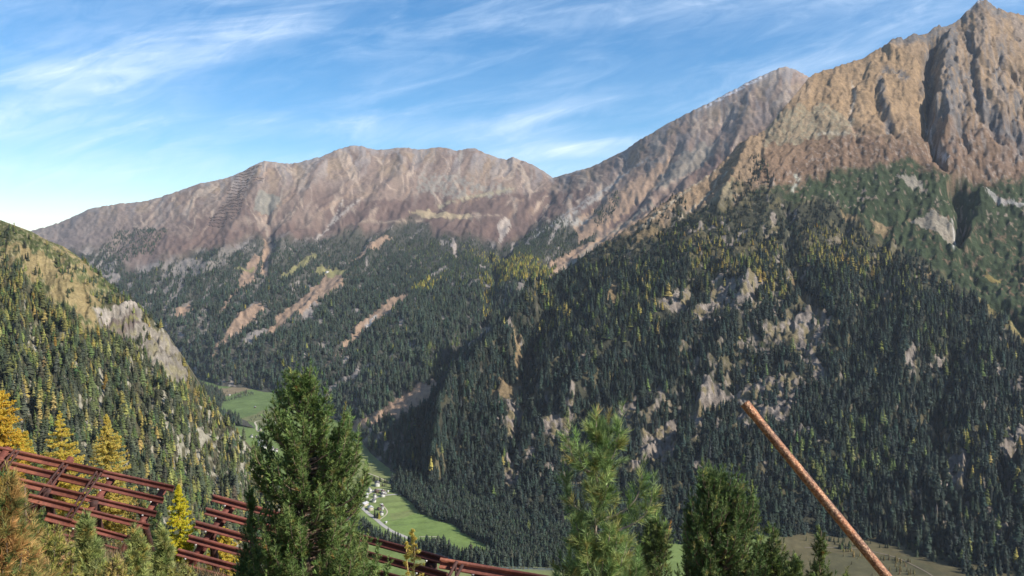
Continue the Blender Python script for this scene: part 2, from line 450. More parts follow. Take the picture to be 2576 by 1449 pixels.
colB = lerp(colB, c_gold, sstep(.5, .68, fbm(x / 40, y / 40, 3, 104)) * sstep(1.6, 0.5, hgt) * .55)
colB = lerp(colB, c_rock, sstep(.5, .62, n_b) * sstep(1.4, 0.2, hgt) * .8)
for sd, lo_ in ((111, .80), (113, .82), (115, .84)):
    qx = wx + (.9 if sd == 111 else (-.5 if sd == 113 else .2)) * (wy - 450)
    colB = lerp(colB, np.array([.37, .285, .215]), sstep(lo_ - .02, lo_ + .06, ridged(qx / 34, wy / 210, 3, sd)) * sstep(.35, .6, vn(x / 40, y / 40, sd + 1)) * sstep(2.1, 1.7, hgt) * .8)
    colB = lerp(colB, np.array([.11, .080, .070]), sstep(lo_, lo_ + .08, ridged(qx / 26 + 9, wy / 160, 3, sd + 50)) * sstep(2.1, 1.7, hgt) * .45)
colB = lerp(colB, c_rock * 1.15, sstep(.35, .0, hgt) * sstep(.4, .6, n_c) * .7)
colB = lerp(colB, c_scree, sstep(.80, .88, ridged(sstr / 40, wy / 160, 3, 105)) * sstep(2.0, 1.2, hgt) * .55)
colB = lerp(colB, c_tan * 1.25, sstep(.82, .90, ridged(sdiag / 45, (wy - wx) / 300, 3, 106)) * .5 * sstep(2.1, 1.5, hgt))
colB = lerp(colB, np.array([0.34, 0.27, 0.17]), inpoly(fx * .3 + x * .7, fy * .3 + y * .7, [(1025, 540), (1070, 533), (1180, 541), (1190, 550), (1110, 553), (1060, 546)]) * .85)
colB = lerp(colB, np.array([0.24, 0.235, 0.20]), inpoly(fx, fy, [(1060, 440), (1180, 450), (1300, 480), (1250, 500), (1120, 500), (1050, 480)]) * .55 * sstep(.4, .55, n_c))
colB = lerp(colB, c_grey * .95, inpoly(fx, fy, [(650, 490), (700, 500), (690, 530), (630, 540)]) * .6)
colB = lerp(colB, c_grey, inpoly(fx, fy, [(1640, 430), (1780, 350), (1800, 380), (1700, 450), (1600, 500)]) * .4)
# left far face is greyer
colB = lerp(colB, np.array([0.17, 0.15, 0.14]), sstep(520, 150, x) * .6)
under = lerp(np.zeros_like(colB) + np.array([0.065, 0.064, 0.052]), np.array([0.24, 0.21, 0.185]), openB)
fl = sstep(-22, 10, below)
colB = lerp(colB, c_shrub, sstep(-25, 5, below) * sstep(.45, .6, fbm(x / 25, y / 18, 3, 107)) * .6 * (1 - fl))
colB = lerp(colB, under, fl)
colB = lerp(colB, c_tan * (0.9 + 0.5 * n_c[..., None]), kindm['tan'])
colB = lerp(colB, c_scree * (0.9 + 0.5 * n_c[..., None]), kindm['scree'] )
colB = lerp(colB, np.array([0.22, 0.20, 0.09]), kindm['meadow'])
# pale debris streaks
for pts, wd, c in [([(862, 510), (850, 540), (825, 570), (800, 600)], 3.5, (0.42, .36, .30)), ([(905, 510), (870, 540), (840, 560)], 3, (.38, .33, .28)), ([(672, 560), (680, 620), (665, 690)], 4, (.27, .215, .17)), ([(1560, 440), (1500, 500), (1420, 560), (1340, 600)], 4, (.33, .30, .26)),
                   ([(1640, 390), (1530, 470), (1430, 540), (1390, 570)], 3, (.30, .27, .24)), ([(1640, 520), (1540, 580), (1470, 640), (1400, 690)], 7, (.26, .22, .17)), ([(1490, 545), (1440, 560), (1400, 570)], 6, (.33, .31, .27)),
                   ([(945, 800), (925, 822)], 5, (.5, .47, .43)), ([(700, 410), (720, 460), (700, 520)], 3, (.28, .23, .18)), ([(1160, 380), (1155, 440), (1120, 470)], 3, (.28, .24, .2)), ([(760, 420), (740, 470), (700, 520), (680, 560)], 3, (.26, .2, .15)),
                   ([(1290, 480), (1240, 490), (1180, 500), (1100, 520)], 4, (.30, .26, .17)), ([(1060, 553), (1000, 565), (940, 560), (900, 575)], 3, (.27, .21, .16)), ([(1190, 552), (1260, 545)], 2, (.27, .21, .16))]:
    d, al, _ = linedist(x + 6 * hw, y, pts)
    m_ = np.exp(-(d / wd) ** 2) * sstep(.20, .45, vn(x / 4, y / 4, 12)) 
    colB = lerp(colB, np.array(c), np.clip(m_ * 1.1, 0, .9))
snow = np.exp(-((y - B.crest[None, :] - 5) / 5.0) ** 2) * sstep(1740, 1800, x) * sstep(1960, 1900, x) * sstep(.42, .55, vn(x / 6, y / 3, 44))
colB = lerp(colB, np.array([.7, .72, .78]), np.clip(snow * .6, 0, .55))
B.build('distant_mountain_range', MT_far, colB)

# ---- C: the near mountain on the right, with its spur running down into the valley
C_crest = [(985, 1232, 1800), (1000, 1212, 1840), (1012, 1180, 1880), (1024, 1140, 1920), (1034, 1100, 1960), (1048, 1060, 2000), (1070, 1022, 2050), (1092, 1000, 2090), (1110, 970, 2130), (1130, 948, 2170), (1180, 903, 2220), (1220, 872, 2260), (1250, 848, 2290), (1290, 800, 2330), (1325, 757, 2380),
   (1345, 742, 2400), (1400, 697, 2440), (1450, 660, 2480), (1500, 622, 2520), (1550, 592, 2560), (1600, 560, 2600), (1650, 522, 2650), (1700, 488, 2700), (1740, 468, 2730), (1765, 452, 2760), (1800, 425, 2790), (1830, 396, 2820), (1860, 366, 2850), (1885, 350, 2880), (1905, 338, 2900), (1930, 322, 2930), (1950, 300, 2960), (1975, 268, 3000), (2000, 240, 3050), (2020, 215, 3100), (2033, 196, 3150), (2045, 188, 3180),
   (2071, 178, 3200), (2100, 170, 3220), (2123, 162, 3230), (2160, 150, 3250), (2186, 137, 3260), (2215, 120, 3280), (2234, 108, 3290), (2240, 100, 3295), (2246, 97, 3300), (2252, 102, 3300), (2258, 95, 3300), (2263, 92, 3300), (2272, 99, 3310), (2285, 90, 3320), (2300, 85, 3330), (2314, 86, 3340), (2330, 80, 3350), (2345, 72, 3360), (2361, 62, 3370), (2368, 66, 3380), (2380, 63, 3400), (2399, 60, 3430),
   (2406, 52, 3440), (2420, 44, 3460), (2433, 28, 3480), (2445, 18, 3490), (2455, 6, 3500), (2463, 0, 3500), (2474, -3, 3500), (2482, 1, 3500), (2494, 11, 3500), (2505, 19, 3500), (2525, 27, 3510), (2545, 32, 3520), (2576, 36, 3550), (2650, 60, 3600), (2800, 90, 3700), (2960, 160, 3800)]
C_rows = [C_crest,
 [(985, 1238, 1770), (1030, 1170, 1860), (1100, 1035, 1985), (1130, 1005, 2030), (1250, 900, 2180), (1330, 810, 2290), (1500, 680, 2420), (1700, 560, 2560), (1850, 450, 2700), (1930, 400, 2740), (2050, 300, 2960), (2200, 240, 3050), (2350, 200, 3150), (2470, 150, 3230), (2576, 170, 3250), (2960, 300, 3400)],
 [(985, 1243, 1750), (1030, 1190, 1825), (1100, 1080, 1925), (1130, 1050, 1965), (1250, 950, 2090), (1330, 880, 2170), (1500, 760, 2300), (1700, 640, 2420), (1850, 540, 2520), (1930, 500, 2560), (2050, 440, 2700), (2200, 400, 2740), (2350, 420, 2700), (2470, 450, 2650), (2576, 450, 2650), (2960, 480, 2700)],
 [(985, 1247, 1735), (1030, 1205, 1800), (1100, 1120, 1870), (1250, 1020, 1960), (1330, 960, 2030), (1500, 860, 2120), (1700, 740, 2240), (1850, 670, 2310), (1930, 660, 2330), (2050, 640, 2370), (2200, 640, 2370), (2350, 660, 2350), (2470, 690, 2300), (2576, 700, 2280), (2960, 730, 2250)],
 [(985, 1252, 1720), (1030, 1225, 1775), (1100, 1190, 1800), (1250, 1130, 1840), (1330, 1100, 1860), (1500, 1040, 1900), (1700, 960, 1970), (1930, 910, 2000), (2200, 910, 1980), (2470, 940, 1930), (2960, 960, 1850)],
 [(985, 1257, 1712), (1030, 1245, 1745), (1100, 1250, 1735), (1250, 1260, 1690), (1330, 1250, 1690), (1500, 1230, 1700), (1700, 1190, 1690), (1930, 1160, 1680), (2200, 1170, 1650), (2470, 1190, 1600), (2960, 1220, 1500)],
 [(985, 1262, foot(1262)), (1010, 1262, foot(1262)), (1060, 1300, foot(1300)), (1130, 1325, foot(1325)), (1200, 1375, foot(1375)), (1230, 1385, foot(1385)), (1300, 1405, foot(1405)), (1400, 1425, foot(1425)), (1550, 1420, foot(1420)), (1700, 1400, foot(1400)), (1900, 1385, foot(1385)), (2050, 1366, foot(1366)), (2200, 1382, foot(1382)), (2290, 1410, foot(1410)), (2350, 1440, foot(1440)), (2450, 1490, foot(1490)), (2576, 1550, foot(1550)), (2960, 1640, foot(1640))],
 [(985, 1300, foot(1300)), (1200, 1420, foot(1420)), (1400, 1465, foot(1465)), (1900, 1430, foot(1430)), (2050, 1412, foot(1412)), (2180, 1425, foot(1425)), (2300, 1445, foot(1445)), (2576, 1600, foot(1600)), (2960, 1700, foot(1700))]]
def _push(rows, k0):
    out = []
    for i, rw in enumerate(rows):
        kk = k0 * (1, 1, .8, .5, .25, 0, 0, 0)[i]
        out.append([(a, b, d * (1 + kk * max(0., min(1., (1650 - a) / 250.)) * max(0., min(1., (a - 985) / 40.)))) for a, b, d in rw])
    return out
C_rows = _push(C_rows, .058)
C = Layer(985, 2960, 3.0, C_rows, [52, 62, 70, 84, 84, 60, 8])
x, y = C.X, C.py
wx = x + 30 * (fbm(x / 70, y / 70, 3, 205) - .5) * 2; wy = y + 20 * (fbm(x / 60, y / 60, 3, 209) - .5) * 2
env = sstep(0, 0.3, C.rv)
left = sstep(2250, 1700, x)
k = 0.30 + 0.75 * left
sC = wx + k * (wy - 700) * sstep(2500, 2300, x) - .45 * (wy - 500) * sstep(2300, 2560, x)
relief = (ridged(sC / 130, wy / 520, 4, 221) - .5) * (26 + 40 * sstep(2.0, 3.0, C.rv)) * sstep(1150, 1400, x)
relief += (ridged(sC / 42, wy / 150, 4, 241) - .5) * (8 + 12 * sstep(1.8, 3.0, C.rv))
relief += (fbm(x / 11, y / 11, 3, 255) - .5) * 18
relief += (ridged((wx - .2 * wy) / 10, (wy + .2 * wx) / 20, 2, 257) - .5) * 7 * sstep(3.0, 2.0, C.rv)
crag = sstep(2300, 2420, x) * sstep(2.1, 1.5, C.rv)
relief += (ridged((wx - .75 * wy) / 24, (wy + .7 * wx) / 60, 4, 263) - .5) * 30 * crag
foot_env = sstep(6.1, 5.6, C.rv)
C.V[..., 2] += relief * env * (0.15 + .85 * foot_env) + (fbm(x / 6, y / 300, 2, 277) - .5) * 14 * (1 - env)
def carveC(pts, w, dd): return carve(C, pts, w * 1.1, dd * (.62 if pts[0][1] > 420 else .46))
# rocky gullies of the upper face
carveC([(2365, 66), (2350, 110), (2335, 160), (2345, 220), (2330, 300), (2345, 360), (2370, 400), (2380, 440)], 16, 95)
carveC([(2385, 70), (2385, 150), (2365, 260), (2350, 300)], 16, -70)
carveC([(2400, 120), (2392, 210), (2390, 290), (2375, 350)], 18, -75)
carveC([(2470, 30), (2480, 120), (2500, 220), (2540, 300), (2576, 340)], 26, -60)
carveC([(2230, 110), (2280, 150), (2330, 180)], 12, -40)
carveC([(2213, 205), (2206, 240), (2215, 280), (2235, 330), (2262, 350)], 11, 60)
carveC([(2225, 200), (2225, 250), (2240, 300)], 10, -45)
carveC([(2180, 150), (2160, 200), (2145, 250), (2140, 300), (2160, 350), (2190, 370)], 9, 26)
carveC([(2100, 180), (2090, 260), (2060, 320)], 18, -25)
carveC([(2440, 220), (2460, 280), (2500, 340), (2540, 370)], 14, 55)
carveC([(2380, 440), (2400, 470), (2425, 500), (2432, 560), (2405, 620), (2392, 640)], 22, 150)
carveC([(2470, 470), (2462, 540), (2435, 600), (2420, 650)], 26, -60)
carveC([(2400, 650), (2440, 700), (2520, 790), (2600, 880)], 16, 40)
carve(C, [(1400, 735), (1352, 770), (1308, 845), (1262, 905), (1215, 975), (1150, 1030), (1110, 1100), (1095, 1180), (1085, 1260)], 28, -98)
carve(C, [(2365, 66), (2350, 110), (2335, 160), (2345, 220), (2330, 300), (2345, 360), (2370, 400), (2385, 450)], 13, 60)
for g_ in ([(2430, 90), (2450, 150), (2445, 210), (2470, 270)], [(2520, 130), (2505, 200), (2530, 260)], [(2560, 250), (2552, 330), (2570, 400)], [(2405, 180), (2425, 260), (2410, 330), (2440, 400)], [(2480, 100), (2510, 160), (2560, 210), (2600, 280)]):
    carve(C, g_, 8, 24)
# spur ribs lower down
carveC([(1900, 340), (1870, 420), (1830, 490), (1790, 560)], 20, -60)
carveC([(1860, 400), (1800, 470), (1720, 540), (1640, 600)], 16, 40)
carveC([(1990, 480), (1985, 560), (1985, 650), (2020, 740), (2060, 800), (2070, 860)], 14, 55)
carveC([(2010, 600), (2080, 720), (2130, 860), (2120, 1000)], 40, -40)
carveC([(1790, 640), (1750, 720), (1700, 830), (1640, 900)], 26, 60)
carveC([(1900, 680), (1880, 780), (1830, 880), (1780, 980), (1740, 1080)], 28, -65)
carveC([(1760, 740), (1720, 860), (1690, 960)], 24, -55)
carveC([(1580, 700), (1500, 820), (1460, 940), (1420, 1080)], 30, -60)
carveC([(1400, 760), (1340, 860), (1320, 960), (1300, 1080), (1290, 1200)], 22, 60)
carveC([(1440, 800), (1380, 900), (1360, 1010)], 26, -40)
carveC([(1480, 1000), (1450, 1100), (1440, 1200)], 18, 45)
carveC([(1720, 1040), (1690, 1130), (1640, 1220)], 20, 50)
carveC([(2200, 700), (2180, 800), (2140, 900), (2120, 1020)], 30, 60)
carveC([(2300, 760), (2280, 880), (2260, 1000), (2200, 1150)], 34, -45)
carveC([(2420, 860), (2380, 960), (2350, 1060), (2360, 1180)], 22, 60)
carveC([(2560, 1120), (2520, 1200), (2540, 1300)], 22, 70)
carveC([(2480, 880), (2470, 1000), (2440, 1120)], 34, -40)
C.V[..., 2] = np.where(C.rv > 6.0, C.V[..., 2] - (C.rv - 6.0) * 12, C.V[..., 2])
Cn = C.normals()
hw = (fbm(x / 22, y / 22, 4, 303) - .5) * 2
hw2 = (fbm(x / 18, y / 18, 4, 308) - .5) * 2
jx = x + 10 * hw + 5 * (vn(x / 4, y / 4, 391) - .5); jy = y + 10 * hw2 + 5 * (vn(x / 4, y / 4, 392) - .5)
fx = x + 20 * hw; fy = y + 20 * hw2
# where trees start, where low shrubs start
TC = curve([(985, 600), (1450, 640), (1500, 622), (1600, 590), (1680, 560), (1700, 520), (1760, 530), (1800, 540), (1850, 530), (1880, 500), (1920, 480), (1985, 500), (2000, 520), (2060, 500), (2100, 520), (2160, 560), (2200, 590), (2260, 640), (2320, 680), (2380, 720), (2440, 770), (2500, 820), (2540, 850), (2576, 885), (2700, 990), (2960, 1100)], x)[0]
TS = curve([(985, 500), (1700, 500), (1850, 480), (1900, 470), (2000, 470), (2060, 450), (2100, 440), (2150, 425), (2220, 425), (2280, 400), (2330, 425), (2380, 440), (2420, 450), (2500, 470), (2576, 455), (2960, 500)], x)[0]
belowC = fy - TC; belowS = fy - TS
fC = sstep(-14, 22, belowC)
C_clear = [
 ([(1792, 702), (1830, 690), (1850, 755), (1810, 800), (1760, 832), (1750, 800), (1785, 760)], 'rock'),
 ([(1850, 770), (1880, 730), (1900, 740), (1880, 800), (1860, 820), (1840, 815)], 'rock'),
 ([(1640, 790), (1700, 745), (1740, 740), (1720, 775), (1680, 790)], 'rock'),
 ([(1918, 850), (1985, 822), (2050, 792), (2068, 810), (2060, 860), (2045, 905), (2072, 960), (2050, 968), (2030, 900), (2000, 862), (1960, 862)], 'rock'),
 ([(1800, 1000), (1880, 985), (1960, 960), (2010, 985), (1985, 1030), (1950, 1080), (1935, 1070), (1900, 1060), (1850, 1090), (1835, 1100), (1880, 1040)], 'rock'),
 ([(1620, 1090), (1690, 1055), (1702, 1100), (1690, 1130), (1640, 1168), (1600, 1185), (1590, 1160), (1625, 1120)], 'rock'),
 ([(1735, 1035), (1775, 985), (1805, 985), (1800, 1015), (1770, 1060), (1752, 1135), (1740, 1130), (1745, 1070)], 'rock'),
 ([(1292, 868), (1312, 880), (1310, 950), (1296, 990), (1240, 1012), (1238, 990), (1290, 962)], 'tan'),
 ([(1270, 1195), (1300, 1188), (1315, 1210), (1290, 1245), (1268, 1230)], 'rock'),
 ([(1275, 1150), (1310, 1130), (1300, 1170), (1280, 1165)], 'rock'),
 ([(1365, 1085), (1400, 1060), (1442, 1048), (1425, 1108), (1400, 1125), (1380, 1115)], 'rock'),
 ([(1278, 1010), (1320, 1000), (1310, 1040), (1285, 1050)], 'rock'),
 ([(2328, 1062), (2370, 1070), (2402, 1102), (2380, 1112), (2345, 1092)], 'tan'),
 ([(2215, 752), (2260, 752), (2268, 770), (2225, 780)], 'tan'),
 ([(2115, 535), (2150, 538), (2152, 556), (2122, 552)], 'tan'),
 ([(2195, 558), (2240, 570), (2230, 592), (2196, 585)], 'tan'),
 ([(2310, 710), (2345, 708), (2338, 730), (2312, 728)], 'tan'),
 ([(1985, 668), (2000, 690), (2018, 730), (2050, 780), (2040, 790), (2005, 745), (1982, 690)], 'tan'),
 ([(2385, 1180), (2410, 1150), (2430, 1180), (2420, 1240), (2400, 1260), (2385, 1220)], 'rock'),
 ([(1275, 1050), (1290, 1040), (1290, 1080), (1276, 1090)], 'rock'),
 ([(1560, 1040), (1600, 1020), (1600, 1060), (1560, 1070)], 'rock'),
 ([(1540, 745), (1560, 760), (1540, 800), (1528, 790)], 'tan'),
 ([(1580, 610), (1640, 578), (1680, 575), (1650, 600), (1600, 620)], 'tan'),
 ([(2520, 1110), (2576, 1100), (2600, 1140), (2540, 1150)], 'rock'),
 ([(2270, 930), (2310, 920), (2300, 960), (2280, 960)], 'rock'),
]
kc = {k: np.zeros_like(x) for k in ('tan', 'rock')}; clr = np.zeros_like(x)
for poly, kk in C_clear:
    if kk == 'rock':
        mx_ = sum(p[0] for p in poly) / len(poly); my_ = sum(p[1] for p in poly) / len(poly); poly = [(mx_ + (a - mx_) * 1.22, my_ + (b - my_) * 1.12) for a, b in poly]
    m = inpoly(jx, jy, poly).astype(float)
    m2 = inpoly(jx, jy - 24, poly).astype(float); clr = np.maximum(clr, np.maximum(m * (0.92 if kk == 'rock' else 1), m2 * .85)); kc[kk] = np.maximum(kc[kk], m)
op = ridged((wx + .9 * wy) / 60, (wy - wx) / 90, 4, 361); op2 = fbm(x / 14, y / 14, 3, 366)
mid = sstep(1500, 1650, x)
openC = sstep(0.76, 0.83, op) * sstep(0.52, 0.60, op2) * (.35 + .65 * mid)
cx_, cy_ = x + 14 * hw, y + 14 * hw2
cliffzone = inpoly(cx_, cy_, [(1620, 760), (1800, 690), (1900, 700), (2080, 780), (2080, 960), (1990, 1090), (1760, 1160), (1600, 1200), (1560, 1060), (1700, 960), (1680, 850)]) | inpoly(cx_, cy_, [(1240, 880), (1480, 850), (1460, 1240), (1260, 1250)]) | inpoly(cx_, cy_, [(2220, 850), (2576, 950), (2650, 1400), (2380, 1380), (2340, 1100)])
openC = np.maximum(openC, cliffzone * sstep(.56, .62, fbm(x / 11, y / 11, 3, 377)) * sstep(.4, .6, fbm(x / 40, y / 40, 3, 379)))
fC = fC * (1 - clr) * (1 - openC)
fC = np.where(belowC < 60, fC * (0.35 + .65 * sstep(.35, .6, vn(x / 8, y / 8, 313))), fC)
tpC = inpoly(fx, fy, [(1640, 500), (1700, 480), (1740, 510), (1700, 545), (1640, 550)]) | inpoly(fx, fy, [(1830, 560), (1850, 480), (1900, 400), (1940, 420), (1940, 520)])
fC = np.maximum(fC, tpC * .5)
fC *= sstep(6.0, 5.97, C.rv)
fC *= .30 + .70 * sstep(.38, .50, fbm(x / 10, y / 10, 3, 433))
fC_final = fC
colC = np.zeros(x.shape + (3,)) + np.array([.225, .158, .100])
n_a = fbm(wx / 50, wy / 30, 4, 401); n_b = fbm(sC / 12, wy / 60, 4, 402); n_c = fbm(x / 6, y / 6, 3, 403)
heat = np.array([0.150, 0.098, 0.066])
colC = lerp(colC, np.array([0.265, 0.180, 0.105]), inpoly(fx, fy, [(2060, 190), (2240, 120), (2340, 190), (2350, 330), (2230, 350), (2100, 300), (2000, 300)]) * (0.5 + .5 * n_a) * .95)
colC = lerp(colC, np.array([0.25, 0.172, 0.105]), inpoly(fx, fy, [(2380, 160), (2576, 220), (2620, 330), (2440, 320), (2390, 260)]) * .6)
colC = lerp(colC, heat, sstep(1.35, 1.75, C.rv) * (0.45 + .55 * sstep(.3, .55, n_a)))
colC = lerp(colC, heat, inpoly(fx, fy, [(1930, 350), (2120, 340), (2300, 370), (2370, 330), (2620, 330), (2650, 470), (2200, 440), (1900, 480)]) * .8)
colC = lerp(colC, np.array([.205, .18, .125]), inpoly(fx, fy, [(1930, 325), (1980, 270), (2060, 270), (2150, 310), (2130, 345), (2000, 365), (1915, 365)]) * (.35 + .45 * sstep(.4, .6, n_c)))
colC = lerp(colC, c_rock * .85, sstep(.5, .6, n_b) * crag * .45)
rockband = np.zeros_like(x)
for pts, wd in [([(2365, 66), (2345, 130), (2335, 220), (2350, 300)], 16), ([(2390, 70), (2392, 210), (2385, 300)], 20), ([(2240, 105), (2290, 100), (2370, 70)], 14), ([(2400, 60), (2470, 0), (2520, 40)], 14), ([(2215, 210), (2235, 320)], 9), ([(2430, 200), (2520, 330), (2576, 350)], 16), ([(2430, 90), (2450, 150), (2445, 210), (2470, 270)], 9), ([(2520, 130), (2505, 200), (2530, 260)], 8), ([(2560, 250), (2552, 330), (2570, 400)], 9), ([(2405, 180), (2425, 260), (2410, 330)], 9), ([(2230, 180), (2280, 200)], 8)]:
    d, al, _ = linedist(jx, jy, pts); rockband = np.maximum(rockband, np.exp(-(d / wd) ** 2))
colC = lerp(colC, np.array([.125, .118, .115]), np.clip(rockband * sstep(.25, .5, n_c) * 1.2, 0, .9))
colC = lerp(colC, c_scree * .95, sstep(.62, .72, fbm(x / 7, y / 5, 3, 407)) * sstep(1.3, 1.8, C.rv) * sstep(2.6, 2.2, C.rv) * .6)
fs = sstep(-12, 10, belowS) * sstep(1820, 1900, x + 30 * hw)
colC = lerp(colC, c_shrub * (0.8 + .5 * n_c[..., None]), fs * (1 - .8 * sstep(.66, .70, fbm(x / 9, y / 7, 4, 409))))
colC = lerp(colC, c_scree * .9, fs * sstep(.66, .70, fbm(x / 9, y / 7, 4, 409)) * .6 * sstep(60, 0, np.abs(belowS - 70)))
for poly in [[(2100, 540), (2150, 540)], ]: pass
colC = lerp(colC, np.array([.24, .21, .17]), inpoly(jx, jy, [(2250, 440), (2310, 445), (2330, 480), (2290, 470)]) * .85)
colC = lerp(colC, np.array([.25, .215, .17]), inpoly(jx, jy, [(2290, 560), (2340, 540), (2395, 570), (2400, 600), (2380, 620), (2330, 590)]) * .85)
colC = lerp(colC, np.array([.30, .28, .26]), inpoly(jx, jy, [(2470, 480), (2576, 520), (2600, 540), (2500, 510)]) * .7)
colC = lerp(colC, np.array([.24, .19, .08]), inpoly(jx, jy, [(2440, 760), (2470, 775), (2540, 830), (2600, 870), (2600, 890), (2520, 860), (2460, 800)]) * .8)
colC = lerp(colC, np.array([.25, .19, .07]), inpoly(jx, jy, [(2480, 690), (2515, 725), (2505, 730), (2478, 705)]) * .8)
colC = lerp(colC, np.array([.15, .17, .11]), inpoly(jx, jy, [(1770, 520), (1850, 470), (1840, 540), (1790, 560), (1760, 550)]) * .35)
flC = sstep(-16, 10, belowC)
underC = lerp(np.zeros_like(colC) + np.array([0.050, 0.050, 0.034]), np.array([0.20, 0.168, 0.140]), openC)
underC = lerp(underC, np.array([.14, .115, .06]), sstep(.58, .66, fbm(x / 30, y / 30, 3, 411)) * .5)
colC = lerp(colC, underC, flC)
colC = lerp(colC, np.array([.17, .125, .07]) * (0.8 + .6 * n_c[..., None]), kc['tan'])
rk = np.array([.225, .190, .160]) * (0.32 + .85 * ridged(x / 8, y / 9, 3, 417)[..., None])
rk = lerp(rk, np.array([.17, .14, .08]), sstep(.52, .62, fbm(x / 16, y / 16, 3, 419)))
colC = lerp(colC, rk, kc['rock'])
for pts, wd, c in [([(2145, 205), (2150, 250), (2138, 290), (2140, 320)], 3.0, (.38, .31, .24)), ([(2140, 320), (2165, 345), (2195, 362)], 3, (.34, .22, .15)), ([(2330, 250), (2345, 330), (2365, 370), (2385, 400)], 4, (.40, .36, .34)), ([(1998, 440), (2010, 450), (1995, 480)], 5, (.36, .35, .28)),
                   ([(2060, 345), (2160, 340)], 4, (.29, .25, .19)), ([(1800, 425), (1740, 470), (1660, 540), (1600, 590)], 4, (.28, .24, .18)), ([(1830, 430), (1760, 500), (1690, 560)], 3, (.32, .27, .2)), ([(1990, 560), (1985, 620), (1995, 680)], 4, (.26, .24, .18)), ([(2395, 560), (2402, 590), (2398, 640)], 4, (.45, .42, .38))]:
    d, al, _ = linedist(x + 4 * hw, y, pts)
    colC = lerp(colC, np.array(c), np.clip(np.exp(-(d / wd) ** 2) * sstep(.25, .5, vn(x / 4, y / 4, 512)) * 1.1, 0, .95))
snow = inpoly(jx, jy, [(2455, 2), (2470, -3), (2466, 3), (2440, 30), (2425, 44), (2405, 58), (2410, 46), (2440, 22)]) * sstep(.45, .55, vn(x / 5, y / 5, 42))
colC = lerp(colC, np.array([.8, .82, .88]), snow * .35)
colC = lerp(colC, np.array([.16, .145, .075]), sstep(5.93, 6.0, C.rv))
C.V[..., 2] += smoothx(np.zeros(1), 1)[0] + kc['rock'] * (ridged(x / 12, y / 9, 3, 427) - .55) * 15
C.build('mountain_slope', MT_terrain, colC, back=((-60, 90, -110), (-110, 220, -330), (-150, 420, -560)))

# ---- L: the forested hillside on the left
L_crest = [(-420, 330, 1650), (-200, 460, 1600), (0, 553, 1550), (40, 568, 1540), (80, 583, 1530), (120, 605, 1515), (160, 620, 1500), (200, 648, 1490), (240, 680, 1470), (280, 716, 1455), (310, 742, 1440), (340, 768, 1430), (365, 790, 1420), (385, 815, 1410), (410, 838, 1400), (440, 868, 1385), (458, 890, 1375), (466, 915, 1370), (480, 945, 1360), (500, 968, 1350), (520, 990, 1340),
           (545, 1022, 1325), (570, 1052, 1310), (600, 1085, 1290), (625, 1112, 1270), (650, 1138, 1250), (690, 1180, 1220), (760, 1260, 1160), (850, 1380, 1080), (930, 1500, 1020), (1000, 1620, 980)]
L_crest = [(a, b + 6 * max(0, min(1, (a - 300) / 100)), d) for a, b, d in L_crest]
def Lrow(off, dfac, k):
    return [(p[0], p[1] + off * (1 if p[0] < 650 else max(.25, 1 - (p[0] - 650) / 500)), p[2] * dfac ** (1 if p[0] < 650 else .6)) for p in L_crest]
L_rows = [L_crest, Lrow(70, .93, 0), Lrow(170, .82, 0), Lrow(320, .70, 0), Lrow(520, .56, 0), Lrow(760, .44, 0), Lrow(1050, .33, 0)]
L = Layer(-420, 1000, 3.0, L_rows, [26, 34, 50, 66, 80, 50])
x, y = L.X, L.py
wx = x + 26 * (fbm(x / 60, y / 60, 3, 505) - .5) * 2; wy = y + 20 * (fbm(x / 60, y / 60, 3, 509) - .5) * 2
env = sstep(0, 0.35, L.rv)
relief = (ridged(wx / 90, wy / 420, 4, 521) - .5) * 34 + (ridged(wx / 30, wy / 110, 3, 541) - .5) * 12 + (fbm(x / 9, y / 9, 3, 555) - .5) * 5
L.V[..., 2] += relief * env
def carveL(pts, w, dd): return carve(L, pts, w, dd)
carveL([(240, 800), (300, 835), (380, 850), (440, 900)], 14, 16)
carveL([(240, 780), (330, 790), (400, 830), (455, 880)], 12, -14)
hw = (fbm(x / 22, y / 22, 4, 603) - .5) * 2; hw2 = (fbm(x / 22, y / 22, 4, 608) - .5) * 2
jx = x + 7 * hw; jy = y + 7 * hw2
fx = x + 22 * hw; fy = y + 22 * hw2
TL = curve([(-420, 560), (-200, 620), (0, 665), (50, 690), (100, 730), (150, 780), (200, 830), (235, 860), (260, 820), (262, 760), (280, 740), (300, 730), (1000, 700)], x)[0]
below = fy - TL
fL = sstep(-6, 16, below)
crestdist = y - L.crest[None, :]
fL = np.maximum(fL, sstep(30, 10, crestdist) * .8 * sstep(180, 230, x))
fL = np.maximum(fL, .42 * sstep(20, 40, crestdist) * sstep(.40, .6, fbm(x / 25, y / 25, 3, 611)))
sparse_top = inpoly(fx, fy, [(60, 600), (200, 650), (260, 720), (280, 790), (200, 800), (100, 690), (-20, 640)])
crag_poly = [(228, 792), (245, 786), (300, 784), (335, 784), (355, 795), (360, 820), (392, 838), (430, 862), (452, 885), (462, 920), (482, 950), (492, 968), (440, 972), (415, 950), (385, 935), (365, 905), (330, 880), (300, 845), (255, 828)]
crg = inpoly(jx, jy, crag_poly).astype(float)
slots = sstep(.57, .63, fbm(x / 6.5, y / 34, 3, 621)) * sstep(.36, .5, fbm(x / 60, y / 60, 3, 623)) * sstep(40, 120, below)
lowrock = inpoly(fx, fy, [(500, 1080), (620, 1100), (640, 1200), (560, 1240), (480, 1180)]) * sstep(.48, .56, fbm(x / 10, y / 12, 3, 625))
openL = np.maximum(slots, lowrock)
fL = fL * (1 - crg * .97) * (1 - openL * .85)
fL = np.maximum(fL, crg * (np.abs(y - 880) < 8) * inpoly(x, y, [(330, 860), (380, 860), (380, 890), (330, 890)]) * .9)
